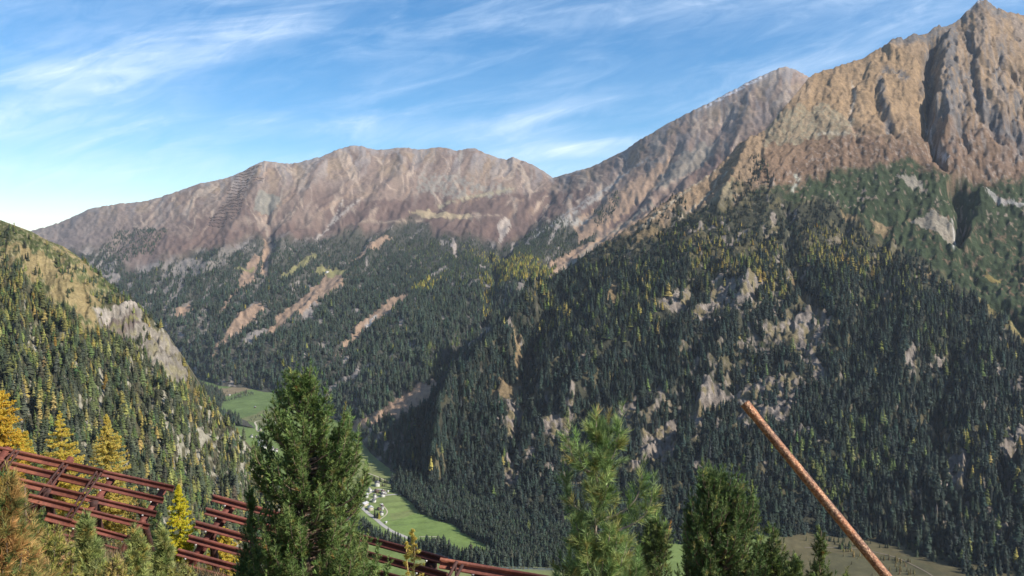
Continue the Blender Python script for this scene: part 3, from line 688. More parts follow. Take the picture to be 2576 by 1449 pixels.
fL *= .45 + .55 * sstep(.36, .48, fbm(x / 12, y / 16, 3, 435))
fL_final = fL
c_dry = np.array([.215, .165, .080]); c_lg = np.array([.070, .085, .032])
n_a = fbm(wx / 30, wy / 14, 4, 701); n_c = fbm(x / 5, y / 4, 3, 703)
colL = np.zeros(x.shape + (3,)) + c_dry
colL = lerp(colL, c_lg, sstep(.42, .55, n_a) * .9)
colL = lerp(colL, c_lg * .9, inpoly(fx, fy, [(-420, 300), (0, 555), (90, 600), (200, 680), (60, 640), (-100, 560)]) * .8)
colL = lerp(colL, np.array([.30, .25, .15]), sstep(.6, .68, n_c) * .6)
colL = lerp(colL, c_dry * 1.15, inpoly(fx, fy, [(0, 625), (100, 690), (170, 770), (230, 830), (262, 820), (255, 760), (180, 700), (80, 640)]) * .85)
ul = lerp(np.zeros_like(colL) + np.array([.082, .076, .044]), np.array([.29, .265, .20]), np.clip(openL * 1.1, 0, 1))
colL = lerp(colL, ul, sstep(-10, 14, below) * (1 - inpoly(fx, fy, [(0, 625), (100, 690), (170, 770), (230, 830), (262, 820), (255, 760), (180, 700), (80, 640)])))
rk = np.array([.185, .162, .132]) * (0.55 + .85 * ridged(x / 7, y / 26, 3, 717)[..., None])
rk = lerp(rk, np.array([.20, .175, .10]), sstep(.5, .62, fbm(x / 14, y / 14, 3, 719)) * .8)
band1 = inpoly(jx, jy, [(236, 786), (335, 783), (352, 798), (300, 806), (245, 808)])
rk = lerp(rk, np.array([.32, .28, .235]) * (0.6 + .6 * vn(x / 4, y / 14, 4)[..., None]), band1 * .85)
band2 = inpoly(jx, jy, [(250, 806), (300, 807), (345, 800), (345, 808), (300, 816), (256, 817)]) | inpoly(jx, jy, [(262, 822), (330, 818), (352, 815), (350, 824), (300, 832), (262, 832)])
rk = lerp(rk, np.array([.125, .098, .085]), band2 * .9)
band3 = inpoly(jx, jy, [(256, 816), (300, 815), (345, 808), (350, 813), (300, 821), (258, 822)])
rk = lerp(rk, np.array([.17, .16, .06]), band3 * .9)
colL = lerp(colL, rk, crg)
L.V[..., 2] += crg * (ridged(x / 9, y / 22, 3, 727) - .55) * 14
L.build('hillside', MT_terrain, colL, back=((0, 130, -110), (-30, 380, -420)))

FOOTWOOD = [(985, 1208), (1003, 1226), (1014, 1246), (1037, 1267), (1060, 1293), (1090, 1302), (1115, 1313), (1138, 1318), (1163, 1338), (1190, 1352), (1226, 1371), (1256, 1394), (1300, 1406), (1400, 1424), (1520, 1424), (1640, 1410), (1560, 1370), (1440, 1335), (1250, 1280), (1120, 1235), (1030, 1195)]
# ---- valley floor
def floor_pt(px, py):
    d = 560.0 * FPX / (np.asarray(py, float) - 600.0)
    d = 560.0 / np.maximum(-P(0 * d + px, py, 1.0)[..., 2], 1e-4)
    return P(px, py, d)
ys = np.concatenate([np.arange(940, 1000, 2.0), np.arange(1000, 1500, 2.5), np.arange(1500, 1900, 20)])
xs = np.arange(-300, 3000, 4.0)
X, Y = np.meshgrid(xs, ys)
VF = floor_pt(X, Y)
VF[..., 2] = -560 + 0 * X + 6 * (fbm(VF[..., 0] / 160, VF[..., 1] / 160, 3, 801) - .5)
hw = (fbm(X / 22, Y / 12, 4, 803) - .5) * 2
jx = X + 5 * hw; jy = Y + 3 * (fbm(X / 20, Y / 12, 3, 804) - .5)
g1 = np.array([.165, .235, .058]); g2 = np.array([.220, .235, .085]); g3 = np.array([.145, .225, .048])
colV = np.zeros(X.shape + (3,)) + g1
colV = lerp(colV, g2, sstep(1310, 1200, Y) * .75 * (X > 880))
colV = lerp(colV, g3, inpoly(jx, jy, [(990, 1290), (1100, 1290), (1230, 1390), (1170, 1390), (1040, 1345), (980, 1330)]) * .8)
colV = lerp(colV, g1 * .9 + g2 * .25, inpoly(jx, jy, [(975, 1252), (1050, 1246), (1060, 1275), (985, 1290)]) * .5)
colV = lerp(colV, g2 * .9, inpoly(jx, jy, [(980, 1293), (1060, 1278), (1060, 1288), (985, 1312)]) * .6)
colV = lerp(colV, g2 * 1.05, inpoly(jx, jy, [(1140, 1440), (1400, 1434), (1600, 1440), (1600, 1520), (1000, 1520), (1060, 1395), (1110, 1385), (1140, 1400), (1100, 1420)]) * .9)
brown = sstep(1900, 1980, X + 20 * hw)
colV = lerp(colV, np.array([.105, .082, .036]) * (.75 + .6 * fbm(X / 14, Y / 7, 4, 815)[..., None]), brown)
colV = lerp(colV, np.array([.055, .056, .025]), brown * inpoly(X + 20 * hw, Y, [(2060, 1390), (2300, 1400), (2380, 1449), (2060, 1449)]) * .5)
colV = lerp(colV, np.array([.10, .16, .05]), (X < 720) * sstep(1085, 1070, Y) * .8)
colV = lerp(colV, np.array([.24, .17, .11]), inpoly(jx, jy, [(520, 985), (640, 965), (645, 975), (560, 1000)]) * .9)
colV = lerp(colV, np.array([.20, .17, .09]), inpoly(jx, jy, [(600, 1055), (700, 1020), (710, 1055), (660, 1075), (640, 1062)]) * .6)
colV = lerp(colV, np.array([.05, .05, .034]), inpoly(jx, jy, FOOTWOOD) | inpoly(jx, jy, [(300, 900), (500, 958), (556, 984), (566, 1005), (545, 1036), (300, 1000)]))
for yy in (1262, 1276, 1308, 1322):
    d = np.abs(jy - yy + (X - 1000) * .10); colV = lerp(colV, colV * .74, np.exp(-(d / 1.6) ** 2))
# river bed with its gravel banks
river_pts = [(870, 1300), (930, 1345), (985, 1372), (1050, 1385), (1110, 1395), (1140, 1408), (1180, 1420), (1240, 1427), (1330, 1428), (1420, 1431), (1520, 1445), (1700, 1470)]
d, al, _ = linedist(X, Y, river_pts)
colV = lerp(colV, np.array([.20, .185, .15]), np.exp(-(d / 5.5) ** 2) * .9)
colV = lerp(colV, np.array([.10, .105, .075]), sstep(-2, 3, -np.minimum(0, 0) + (inpoly(jx, jy, [(900, 1310), (930, 1337), (975, 1358), (1020, 1367), (1060, 1370), (1110, 1370), (1165, 1396), (1220, 1388), (1300, 1400), (1420, 1426), (1300, 1420), (1180, 1415), (1120, 1393), (1050, 1384), (985, 1370), (900, 1330)]) * 6.0)) * .9)
r_, c_ = X.shape
idx = np.arange(r_ * c_).reshape(r_, c_)
q = np.stack([idx[:-1, :-1], idx[1:, :-1], idx[1:, 1:], idx[:-1, 1:]], -1).reshape(-1, 4)
vf = new_mesh('valley_floor', VF.reshape(-1, 3), q, 4, [MT_valley], True, {'Col': colV.reshape(-1, 3)})
tag(vf, kind='structure')
def fz(xw, yw): return -560 + 6 * (fbm(np.asarray(xw) / 160, np.asarray(yw) / 160, 3, 801) - .5)

# ---- own slope below the camera
def ground_z(xw, yw):
    xw = np.asarray(xw, float); yw = np.asarray(yw, float)
    z = -1.9 - 0.47 * yw - 0.30 * xw * sstep(40, -4, xw) - .12 * np.maximum(xw, 0) 
    far = np.maximum(0, yw - 26); z = z - 0.30 * far * far / (far + 14)
    z = z + (fbm(xw / 3, yw / 3, 4, 901) - .5) * .7 * sstep(0, 6, np.hypot(xw, yw)) + (fbm(xw / 18, yw / 18, 3, 905) - .5) * 1.6 * sstep(3, 16, np.hypot(xw, yw))
    return np.maximum(z, -572)
th = np.radians(np.linspace(-80, 80, 260)); rr = np.concatenate([np.arange(0.3, 45, .22), np.geomspace(45.5, 1700, 110)])
TH, RR = np.meshgrid(th, rr)
GX = RR * np.sin(TH); GY = RR * np.cos(TH) - 2.0
GZ = ground_z(GX, GY)
gv = np.stack([GX, GY, GZ], -1)
n1 = fbm(GX / .8, GY / .8, 4, 911); n2 = fbm(GX / 4, GY / 4, 3, 912)
cg = np.zeros(GX.shape + (3,)) + np.array([.21, .155, .075])
cg = lerp(cg, np.array([.11, .10, .04]), sstep(.45, .6, n2)); cg = lerp(cg, np.array([.32, .26, .17]), sstep(.55, .7, n1) * .6)
cg = lerp(cg, np.array([.06, .07, .035]), sstep(60, 120, RR))
r_, c_ = GX.shape
idx = np.arange(r_ * c_).reshape(r_, c_)
q = np.stack([idx[:-1, :-1], idx[1:, :-1], idx[1:, 1:], idx[:-1, 1:]], -1).reshape(-1, 4)
og = new_mesh('ground', gv.reshape(-1, 3), q, 4, [MT_near], True, {'Col': cg.reshape(-1, 3)})
tag(og, kind='structure')

# ------------------------------------------------------------------ forest
def foliage_mat(name, dark, light, rough=.8, tintname='tint', trans=0.0):
    m, t, b = principled(name, rough, .15)
    a = N(t, 'ShaderNodeAttribute', attribute_name=tintname, attribute_type='INSTANCER')
    v = N(t, 'ShaderNodeAttribute', attribute_name='shade')
    mx = N(t, 'ShaderNodeMix', data_type='RGBA')
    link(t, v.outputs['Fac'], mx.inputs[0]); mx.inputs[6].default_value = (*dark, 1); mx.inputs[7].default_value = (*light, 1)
    ml = N(t, 'ShaderNodeMix', data_type='RGBA', blend_type='MULTIPLY'); ml.inputs[0].default_value = 1.0
    link(t, mx.outputs[2], ml.inputs[6]); link(t, a.outputs['Color'], ml.inputs[7])
    link(t, ml.outputs[2], b.inputs['Base Color'])
    return m
MT_con = foliage_mat('conifer_needles', (0.8, 0.8, 0.8), (1.25, 1.25, 1.2))

def conifer_mesh(name, seed, layers=9, spikes=9, width=.17, droop=.5, loose=0.0, rows_gap=0.0):
    r = np.random.default_rng(seed); V = []; F = []; S = []
    # trunk
    for k in range(5):
        a = 2 * math.pi * k / 5; V.append((0.012 * math.cos(a), .012 * math.sin(a), -.10)); S.append(0)
    V.append((0, 0, .97)); S.append(0)
    for k in range(5): F.append((k, (k + 1) % 5, 5))
    for i in range(layers):
        t = (i + .5) / layers
        z0 = .06 + .90 * t ** .92
        rad = width * (1 - t) ** .78 * (1 + .12 * r.normal()) + .012
        n = max(5, int(spikes * (1 - .45 * t)))
        a0 = r.random() * 7
        for k in range(n):
            if r.random() < loose: continue
            a = a0 + 2 * math.pi * (k + .35 * r.normal()) / n
            L_ = rad * (0.72 + .5 * r.random())
            w_ = L_ * (1.25 * math.pi / n) * (.8 + .5 * r.random())
            zz = z0 + .03 * r.normal() * .5
            hgt = .085 * (1.3 - t) * (0.8 + .4 * r.random())
            ca, sa = math.cos(a), math.sin(a)
            tip = (L_ * ca, L_ * sa, zz - L_ * droop * (0.6 + .5 * r.random()))
            mid_ = .55 * L_
            l_ = (mid_ * ca - w_ * sa, mid_ * sa + w_ * ca, zz - mid_ * droop * .7)
            r_ = (mid_ * ca + w_ * sa, mid_ * sa - w_ * ca, zz - mid_ * droop * .7)
            top = (0.01 * ca, .01 * sa, zz + hgt)
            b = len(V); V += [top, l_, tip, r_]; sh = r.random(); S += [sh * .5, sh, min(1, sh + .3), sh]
            F += [(b, b + 1, b + 2), (b, b + 2, b + 3)]
    V = np.array(V, float)
    V[:, 2] *= 1.0
    return new_mesh(name, V, np.array(F), 3, [MT_con], False, {'shade': np.array(S)}, link=False)
prot = [conifer_mesh('conifer_a%d' % i, 100 + i, 10 + i % 3, 9, w_, dr, lo_) for i, (w_, dr, lo_) in enumerate([(.20, .55, .04), (.23, .45, .08), (.17, .6, .1), (.25, .4, .12), (.21, .5, .05), (.16, .5, .2)])]
# larches: looser, paler
protL = [conifer_mesh('larch_a%d' % i, 300 + i, 11, 8, w_, dr, lo_) for i, (w_, dr, lo_) in enumerate([(.21, .25, .15), (.24, .2, .22), (.18, .3, .2)])]
protocol = bpy.data.collections.new('tree_shapes')
pobs = []
for k, me in enumerate(prot + protL):
    o = bpy.data.objects.new('tree_shape_%02d' % k, me); protocol.objects.link(o); pobs.append(o)

def forest_object(name, pts, hgt, tint, var):
    me = bpy.data.meshes.new(name)
    me.vertices.add(len(pts)); me.vertices.foreach_set('co', np.ascontiguousarray(pts, np.float32).ravel())
    for k_, v in (('hgt', hgt), ('rotz', rng.random(len(pts)) * 6.28)):
        a = me.attributes.new(k_, 'FLOAT', 'POINT'); a.data.foreach_set('value', np.ascontiguousarray(v, np.float32))
    a = me.attributes.new('var', 'INT', 'POINT'); a.data.foreach_set('value', np.ascontiguousarray(var, np.int32))
    a = me.attributes.new('tint', 'FLOAT_COLOR', 'POINT'); a.data.foreach_set('color', np.ascontiguousarray(np.concatenate([tint, np.ones((len(pts), 1))], 1), np.float32).ravel())
    wid = rng.uniform(.85, 1.25, len(pts))
    a = me.attributes.new('wid', 'FLOAT', 'POINT'); a.data.foreach_set('value', np.ascontiguousarray(wid, np.float32))
    o = bpy.data.objects.new(name, me); COL.objects.link(o)
    g = bpy.data.node_groups.new(name + '_scatter', 'GeometryNodeTree')
    g.interface.new_socket('Geometry', in_out='INPUT', socket_type='NodeSocketGeometry')
    g.interface.new_socket('Geometry', in_out='OUTPUT', socket_type='NodeSocketGeometry')
    gi = g.nodes.new('NodeGroupInput'); go = g.nodes.new('NodeGroupOutput')
    ci = g.nodes.new('GeometryNodeCollectionInfo'); ci.inputs['Collection'].default_value = protocol
    ci.inputs['Separate Children'].default_value = True; ci.inputs['Reset Children'].default_value = True
    iop = g.nodes.new('GeometryNodeInstanceOnPoints'); iop.inputs['Pick Instance'].default_value = True
    def na(n_, typ):
        a = g.nodes.new('GeometryNodeInputNamedAttribute'); a.data_type = typ; a.inputs['Name'].default_value = n_; return a.outputs['Attribute']
    g.links.new(gi.outputs[0], iop.inputs['Points']); g.links.new(ci.outputs[0], iop.inputs['Instance'])
    g.links.new(na('var', 'INT'), iop.inputs['Instance Index'])
    cr = g.nodes.new('ShaderNodeCombineXYZ'); g.links.new(na('rotz', 'FLOAT'), cr.inputs[2]); g.links.new(cr.outputs[0], iop.inputs['Rotation'])
    cs = g.nodes.new('ShaderNodeCombineXYZ'); h_ = na('hgt', 'FLOAT')
    mw = g.nodes.new('ShaderNodeMath'); mw.operation = 'MULTIPLY'; g.links.new(h_, mw.inputs[0]); g.links.new(na('wid', 'FLOAT'), mw.inputs[1])
    g.links.new(mw.outputs[0], cs.inputs[0]); g.links.new(mw.outputs[0], cs.inputs[1]); g.links.new(h_, cs.inputs[2])
    g.links.new(cs.outputs[0], iop.inputs['Scale'])
    g.links.new(iop.outputs[0], go.inputs[0])
    md = o.modifiers.new('scatter', 'NODES'); md.node_group = g
    tag(o, kind='stuff')
    return o

def mk_tint(n, base, spread, rg):
    v = np.exp(rg.normal(0, spread, (n, 1))); h = 1 + rg.normal(0, .10, (n, 3)) * np.array([1, .6, .8])
    return np.clip(np.array(base)[None] * np.clip(v, .5, 1.45) * h, .008, .40)
DARK = (.046, .062, .040); LARCH_Y = (.30, .235, .045); LARCH_G = (.15, .165, .045)
allc = []; alll = []
def do_layer(Ly, f, dens, hfun, yfun, gfun, seed, ylw=(.30, .235, .045), dark=DARK):
    rg = np.random.default_rng(seed)
    p, px, py = Ly.scatter(f * dens, rg)
    h = hfun(px, py) * np.clip(rg.normal(1, .25, len(p)), .4, 1.7) * (.72 + .56 * fbm(px / 18, py / 18, 3, seed))
    yf = yfun(px, py); gf = gfun(px, py)
    u_ = rg.random(len(p))
    isY = u_ < yf; isG = (~isY) & (u_ < yf + gf)
    t = mk_tint(len(p), dark, .28, rg)
    t[isY] = mk_tint(isY.sum(), ylw, .25, rg); t[isG] = mk_tint(isG.sum(), (.090, .112, .038), .28, rg)
    # a few orange ones
    o_ = isY & (rg.random(len(p)) < .02); t[o_] *= np.array([1.05, .75, .5])
    lar = isY | isG
    var = np.where(lar, 6 + rg.integers(0, 3, len(p)), rg.integers(0, 6, len(p)))
    return p, h, t, var, lar, px, py
def polyf(px, py, lst, base=0.0, warp=30, seed=5):
    wx_ = px + warp * (fbm(px / 40, py / 40, 3, seed) - .5) * 2; wy_ = py + warp * (fbm(px / 40, py / 40, 3, seed + 9) - .5) * 2
    v = np.full(px.shape, base)
    for poly, val in lst: v = np.where(inpoly(wx_, wy_, poly), val, v)
    return v
lay = []
lay.append(do_layer(B, fB_final, 1 / 115., lambda a, b: 12 + 11 * sstep(600, 780, b), 
    lambda a, b: polyf(a, b, [([(1230, 650), (1320, 640), (1400, 680), (1360, 720), (1260, 720)], .55), ([(1080, 700), (1130, 700), (1060, 745), (1030, 740)], .5), ([(1200, 700), (1250, 700), (1240, 800), (1210, 800)], .3), ([(1150, 620), (1240, 620), (1330, 650), (1250, 660)], .3)], .004, 14),
    lambda a, b: polyf(a, b, [([(980, 600), (1240, 610), (1500, 640), (1400, 720), (1240, 740), (1060, 700)], .25), ([(1060, 900), (1150, 860), (1150, 930), (1080, 960)], .3)], .02, 30), 11, ylw=(.27, .24, .05), dark=(.044, .062, .044)))
lay.append(do_layer(C, fC_final, 1 / 64., lambda a, b: 12 + 14 * sstep(560, 760, b),
    lambda a, b: polyf(a, b, [([(1680, 585), (1850, 570), (1960, 610), (2000, 700), (1960, 760), (1880, 740), (1780, 700), (1690, 660)], .34), ([(2020, 580), (2180, 580), (2260, 660), (2180, 720), (2040, 700)], .42), ([(1600, 700), (1660, 700), (1700, 830), (1620, 850)], .18), ([(1340, 760), (1460, 780), (1420, 860), (1340, 860)], .22), ([(2380, 1130), (2560, 1150), (2540, 1260), (2420, 1260)], .10)], .004, 30, 31),
    lambda a, b: polyf(a, b, [([(1340, 700), (1700, 560), (2400, 700), (2500, 1000), (2200, 860), (1900, 800), (1500, 950), (1340, 940)], .15), ([(1980, 1120), (2180, 1100), (2300, 1180), (2100, 1300), (1980, 1240)], .30)], .025, 40, 41), 12, ylw=(.25, .215, .060), dark=(.024, .036, .028)))
lay.append(do_layer(L, fL_final, 1 / 36., lambda a, b: np.where(b - np.interp(a, L.px, L.crest) < 150, 10.5, 15) + 3 * sstep(800, 1000, b),
    lambda a, b: polyf(a, b, [([(-20, 690), (100, 730), (280, 850), (260, 900), (100, 850), (-20, 820)], .35), ([(380, 860), (470, 900), (660, 1140), (600, 1180), (470, 1000)], .32), ([(260, 700), (420, 850), (400, 870), (260, 770)], .25)], .15, 30, 51),
    lambda a, b: np.full(a.shape, .26), 13, ylw=(.215, .195, .062), dark=(.056, .066, .038)))

# river wood and valley trees
def poly_pts(poly, n, rg):
    x0 = min(p[0] for p in poly); x1 = max(p[0] for p in poly); y0 = min(p[1] for p in poly); y1 = max(p[1] for p in poly)
    a = rg.uniform(x0, x1, n * 4); b = rg.uniform(y0, y1, n * 4); m = inpoly(a, b, poly); return a[m][:n], b[m][:n]
rg = np.random.default_rng(44)
vp = []

for poly, n, hh, tt in [
  ([(440, 925), (500, 958), (556, 984), (568, 1008), (552, 1034), (500, 1000), (440, 960)], 420, 15, (.045, .058, .042)), ([(556, 984), (610, 992), (560, 1006)], 14, 8, (.06, .065, .04)),
  (FOOTWOOD, 5200, 17, (.036, .050, .036)),
  ([(905, 1312), (930, 1337), (975, 1360), (1020, 1369), (1062, 1371), (1110, 1373), (1150, 1394), (1178, 1402), (1215, 1393), (1256, 1392), (1300, 1404), (1420, 1426), (1300, 1424), (1240, 1424), (1180, 1418), (1140, 1406), (1110, 1394), (1050, 1384), (985, 1374), (930, 1352), (880, 1310)], 900, 18, (.038, .052, .036)),
  ([(905, 1240), (930, 1262), (930, 1280), (900, 1270)], 14, 8, (.06, .07, .03)),
  ([(592, 1042), (640, 1025), (690, 1005), (700, 1008), (650, 1034), (598, 1052)], 0, 0, DARK),
  ([(565, 1012), (600, 1003), (640, 992), (625, 985), (590, 998), (562, 1010)], 50, 9, (.06, .07, .05)),
  ([(620, 1060), (640, 1045), (680, 1030), (684, 1034), (650, 1050), (622, 1064)], 40, 5, (.07, .085, .045)),
  ([(900, 1205), (925, 1200), (926, 1212), (905, 1214)], 14, 10, (.05, .065, .03)),
  ([(932, 1207), (960, 1212), (962, 1216), (934, 1212)], 22, 9, (.05, .06, .03)), ([(968, 1213), (976, 1217), (975, 1220), (966, 1216)], 8, 7, (.05, .06, .03)),
  ([(955, 1221), (972, 1222), (975, 1227), (960, 1225)], 6, 6, (.05, .05, .03)), ([(982, 1208), (992, 1212), (990, 1215), (980, 1212)], 4, 9, (.05, .06, .03)),
  ([(944, 1245), (958, 1250), (957, 1254), (944, 1252)], 0, 0, DARK),
  ([(938, 1292), (952, 1300), (950, 1308), (940, 1302)], 7, 14, (.04, .05, .03)), ([(950, 1302), (956, 1303), (955, 1308), (950, 1307)], 2, 12, (.25, .22, .05)),
  ([(2100, 1372), (2180, 1372), (2190, 1380), (2100, 1382)], 14, 12, (.06, .07, .03)), ([(2120, 1380), (2140, 1380), (2180, 1400), (2160, 1410), (2120, 1400)], 10, 9, (.16, .14, .05)),
  ([(2205, 1395), (2290, 1400), (2300, 1449), (2230, 1449)], 30, 8, (.13, .105, .04)), ([(2020, 1352), (2280, 1372), (2290, 1384), (2010, 1368)], 30, 9, (.05, .055, .03)), ([(1960, 1395), (2240, 1390), (2330, 1470), (1960, 1470)], 16, 6, (.07, .065, .03)), ([(2270, 1385), (2380, 1395), (2420, 1430), (2330, 1410)], 22, 14, (.045, .055, .03)),
  ([(1400, 1420), (1500, 1415), (1520, 1435), (1420, 1428)], 30, 16, DARK), ([(1230, 1425), (1420, 1428), (1420, 1432), (1230, 1429)], 60, 3, (.09, .09, .04)),
  ([(2050, 1350), (2075, 1346), (2078, 1356), (2052, 1362)], 8, 12, (.05, .06, .03))]:
    if not n: continue
    a, b_ = poly_pts(poly, n, rg); q_ = floor_pt(a, b_); q_[:, 2] = fz(q_[:, 0], q_[:, 1])
    vp.append((q_, hh * np.clip(rg.normal(1, .25, len(a)), .5, 1.6), mk_tint(len(a), tt, .2, rg), rg.integers(0, 6, len(a)), np.zeros(len(a), bool) | (tt[0] > .15), a, b_))
lay += vp
# larch/hedge band upstream
allP = [np.concatenate([l[i] for l in lay]) for i in range(7)]
p_, h_, t_, v_, lar_, px_, py_ = allP
proj = h_ / p_[:, 1] * FPX
inside = (px_ > 5) & (px_ < 2570) & (py_ < 1444) & (py_ > 0)
hid = inpoly(px_, py_, [(560, 1449), (620, 1160), (690, 950), (800, 930), (900, 1100), (1000, 1449)]) | ((px_ < 420) & (py_ > 1180)) | ((px_ > 1400) & (px_ < 1990) & (py_ > 1180)) | ((px_ < 620) & (py_ > 1290)) | ((px_ < 1130) & (py_ > 1420))
score = np.where(inside & ~hid, proj, 0)
indiv = np.zeros(len(p_), bool)
for isl in (False, True):
    s_ = np.where(lar_ == isl, score, 0); indiv[np.argsort(-s_)[:300]] = True
print('trees', len(p_), 'B', len(lay[0][0]), 'C', len(lay[1][0]), 'L', len(lay[2][0]), 'min indiv px', proj[indiv].min())
for isl, nm, lb in ((False, 'conifer_forest', 'dense dark green conifer forest covering the valley sides'), (True, 'larch_forest', 'yellow green autumn larches scattered through the dark forest')):
    m = (lar_ == isl) & ~indiv
    tag(forest_object(nm, p_[m], h_[m], t_[m], v_[m]), lb, 'forest')
HILL_LBL = {False: 'slim dark green conifer standing in the forest of the left hillside', True: 'small yellow green larch among the dark conifers of the left hillside'}
VAL_LBL = {False: 'dark green conifer in the wood along the river on the valley floor', True: 'yellowing larch on the valley floor meadow'}
MTN_LBL = {False: 'dark green conifer in the forest on the right mountain', True: 'yellow green larch in the forest on the right mountain'}
nB, nC, nL = len(lay[0][0]), len(lay[1][0]), len(lay[2][0])
src_ = np.concatenate([np.zeros(nB), np.ones(nC), np.full(nL, 2), np.full(len(p_) - nB - nC - nL, 3)])
for i in np.nonzero(indiv)[0]:
    isl = bool(lar_[i]); nm = 'larch_tree' if isl else 'conifer_tree'
    o = bpy.data.objects.new(nm, (prot + protL)[int(v_[i])]); COL.objects.link(o)
    o.location = p_[i].tolist(); s_ = float(h_[i]); wd = rng.uniform(.85, 1.2)
    o.scale = (s_ * wd, s_ * wd, s_); o.rotation_euler = (0, 0, rng.random() * 6.28)
    o['tint'] = [float(c) for c in t_[i]]
    S_ = int(src_[i]); lb = (MTN_LBL, MTN_LBL, HILL_LBL, VAL_LBL)[S_][isl]
    if S_ == 1:
        q_ = t_[i]; lum = float(q_.mean()); X_, Y_ = px_[i], py_[i]
        cw = ('bright yellow' if q_[0] > q_[1] and lum > .15 else 'yellowing' if q_[0] > q_[1] else 'pale green' if lum > .075 else 'olive green') if isl else ('greyish green' if lum > .040 else 'dark green' if lum > .030 else 'blackish green')
        sz = 'tall' if h_[i] > 33 else 'small' if h_[i] < 25 else 'medium tall'
        pl = ('right of the brown meadow' if X_ > 2360 else 'at the upper rim of the brown meadow' if X_ > 1960 and Y_ > 1300 else 'on the slope behind the leaning pole' if X_ > 1880 else 'behind the two big pines' if X_ > 1400 and Y_ > 1200 else 'above the young open pine' if X_ > 1400 else 'at the forest edge of the green valley meadow' if Y_ > 1240 else 'on the wooded spur above the green meadow')
        lb = '%s %s %s %s' % (sz, cw, 'larch' if isl else 'conifer', pl)
    if S_ == 2:
        q_ = t_[i]; rt = q_[0] / q_[1]; lum = float(q_.mean())
        cw = (('bright' if lum > .17 else 'muted') + (' orange' if rt > 1.25 else ' yellow' if rt > 1.02 else ' olive')) if isl else ('pale green' if lum > .062 else 'dark green' if lum > .045 else 'near black')
        sz = 'tall' if h_[i] > 20 else 'small' if h_[i] < 14 else 'slim'
        X_, Y_ = px_[i], py_[i]
        pl = ('just behind the first barrier' if Y_ > 1130 and X_ < 440 else 'between two barriers and the tall pine' if Y_ > 1200 else 'close to the tall stone pine' if X_ > 520 and Y_ > 1060 else
              'right of the golden larches' if X_ > 330 and Y_ > 1000 else 'above the golden larches' if Y_ > 900 and X_ > 100 else 'above the orange larch at the left edge' if X_ <= 100 else 'below the rock cliff' )
        lb = '%s %s %s on the hillside %s' % (sz, cw, 'larch' if isl else 'conifer', pl)
    tag(o, lb, 'larch' if isl else 'conifer', ('larches' if isl else 'conifers') + (' on the mountain', ' on the mountain', ' on the left hillside', ' on the valley floor')[S_])

# ------------------------------------------------------------------ haze
def haze_box():
    x0, x1, y0, y1, z0, z1 = -9000, 9000, -400, 9500, -2600, 1750
    v = [(x0, y0, z0), (x1, y0, z0), (x1, y1, z0), (x0, y1, z0), (x0, y0, z1), (x1, y0, z1), (x1, y1, z1), (x0, y1, z1)]
    f = [(0, 3, 2, 1), (4, 5, 6, 7), (0, 1, 5, 4), (1, 2, 6, 5), (2, 3, 7, 6), (3, 0, 4, 7)]
    m = bpy.data.materials.new('air'); m.use_nodes = True; t = m.node_tree; t.nodes.clear()
    pv = N(t, 'ShaderNodeVolumePrincipled'); pv.inputs['Density'].default_value = HAZE
    pv.inputs['Color'].default_value = (.80, .88, 1.0, 1); pv.inputs['Anisotropy'].default_value = 0.0
    o = N(t, 'ShaderNodeOutputMaterial'); link(t, pv.outputs[0], o.inputs['Volume'])
    ob = new_mesh('haze', np.array(v), np.array(f), 4, [m]); tag(ob, kind='stuff')
    return ob
HAZE = 1.8e-5
haze_box()

# ------------------------------------------------------------------ things far away
def surf(Ly, px, py):
    j = int(round((px - Ly.px[0]) / (Ly.px[1] - Ly.px[0]))); i = int(np.argmin(np.abs(Ly.py[:, j] - py)))
    return Ly.V[i, j].copy()
def boxes_mesh(name, bxs, mats, parent=None, bevel=0.0, link_=True):
    """bxs: list of (centre, axes 3x3 rows (unit), half sizes)"""
    V = []; F = []
    for c, A, h in bxs:
        b = len(V)
        for sx in (-1, 1):
            for sy in (-1, 1):
                for sz in (-1, 1):
                    V.append(np.array(c) + sx * h[0] * np.array(A[0]) + sy * h[1] * np.array(A[1]) + sz * h[2] * np.array(A[2]))
        F += [(b, b + 1, b + 3, b + 2), (b + 4, b + 6, b + 7, b + 5), (b, b + 4, b + 5, b + 1), (b + 2, b + 3, b + 7, b + 6), (b, b + 2, b + 6, b + 4), (b + 1, b + 5, b + 7, b + 3)]
    return new_mesh(name, np.array(V), np.array(F), 4, mats, parent=parent)
I3 = ((1, 0, 0), (0, 1, 0), (0, 0, 1))
def empty(name, loc, rz=0.0):
    o = bpy.data.objects.new(name, None); COL.objects.link(o); o.location = tuple(loc); o.rotation_euler = (0, 0, rz); o.empty_display_size = .5
    return o
MT_white = plain_mat('white_render', (.66, .64, .60), .8, .06, .3)
MT_cream = plain_mat('cream_render', (.52, .46, .36), .8, .06, .3)
MT_wood = plain_mat('dark_timber', (.11, .075, .055), .8, .25, .6)
MT_slate = plain_mat('grey_roof', (.13, .12, .125), .7, .2, .5)
MT_brownroof = plain_mat('brown_roof', (.13, .085, .075), .7, .2, .5)
MT_metalroof = plain_mat('pale_metal_roof', (.42, .42, .43), .5, .08, .3)
MT_glass = plain_mat('window_glass', (.04, .05, .06), .15, .1, 1.0, .5)
WALL = {'white': MT_white, 'cream': MT_cream, 'wood': MT_wood}
ROOF = {'slate': MT_slate, 'brown': MT_brownroof, 'metal': MT_metalroof}
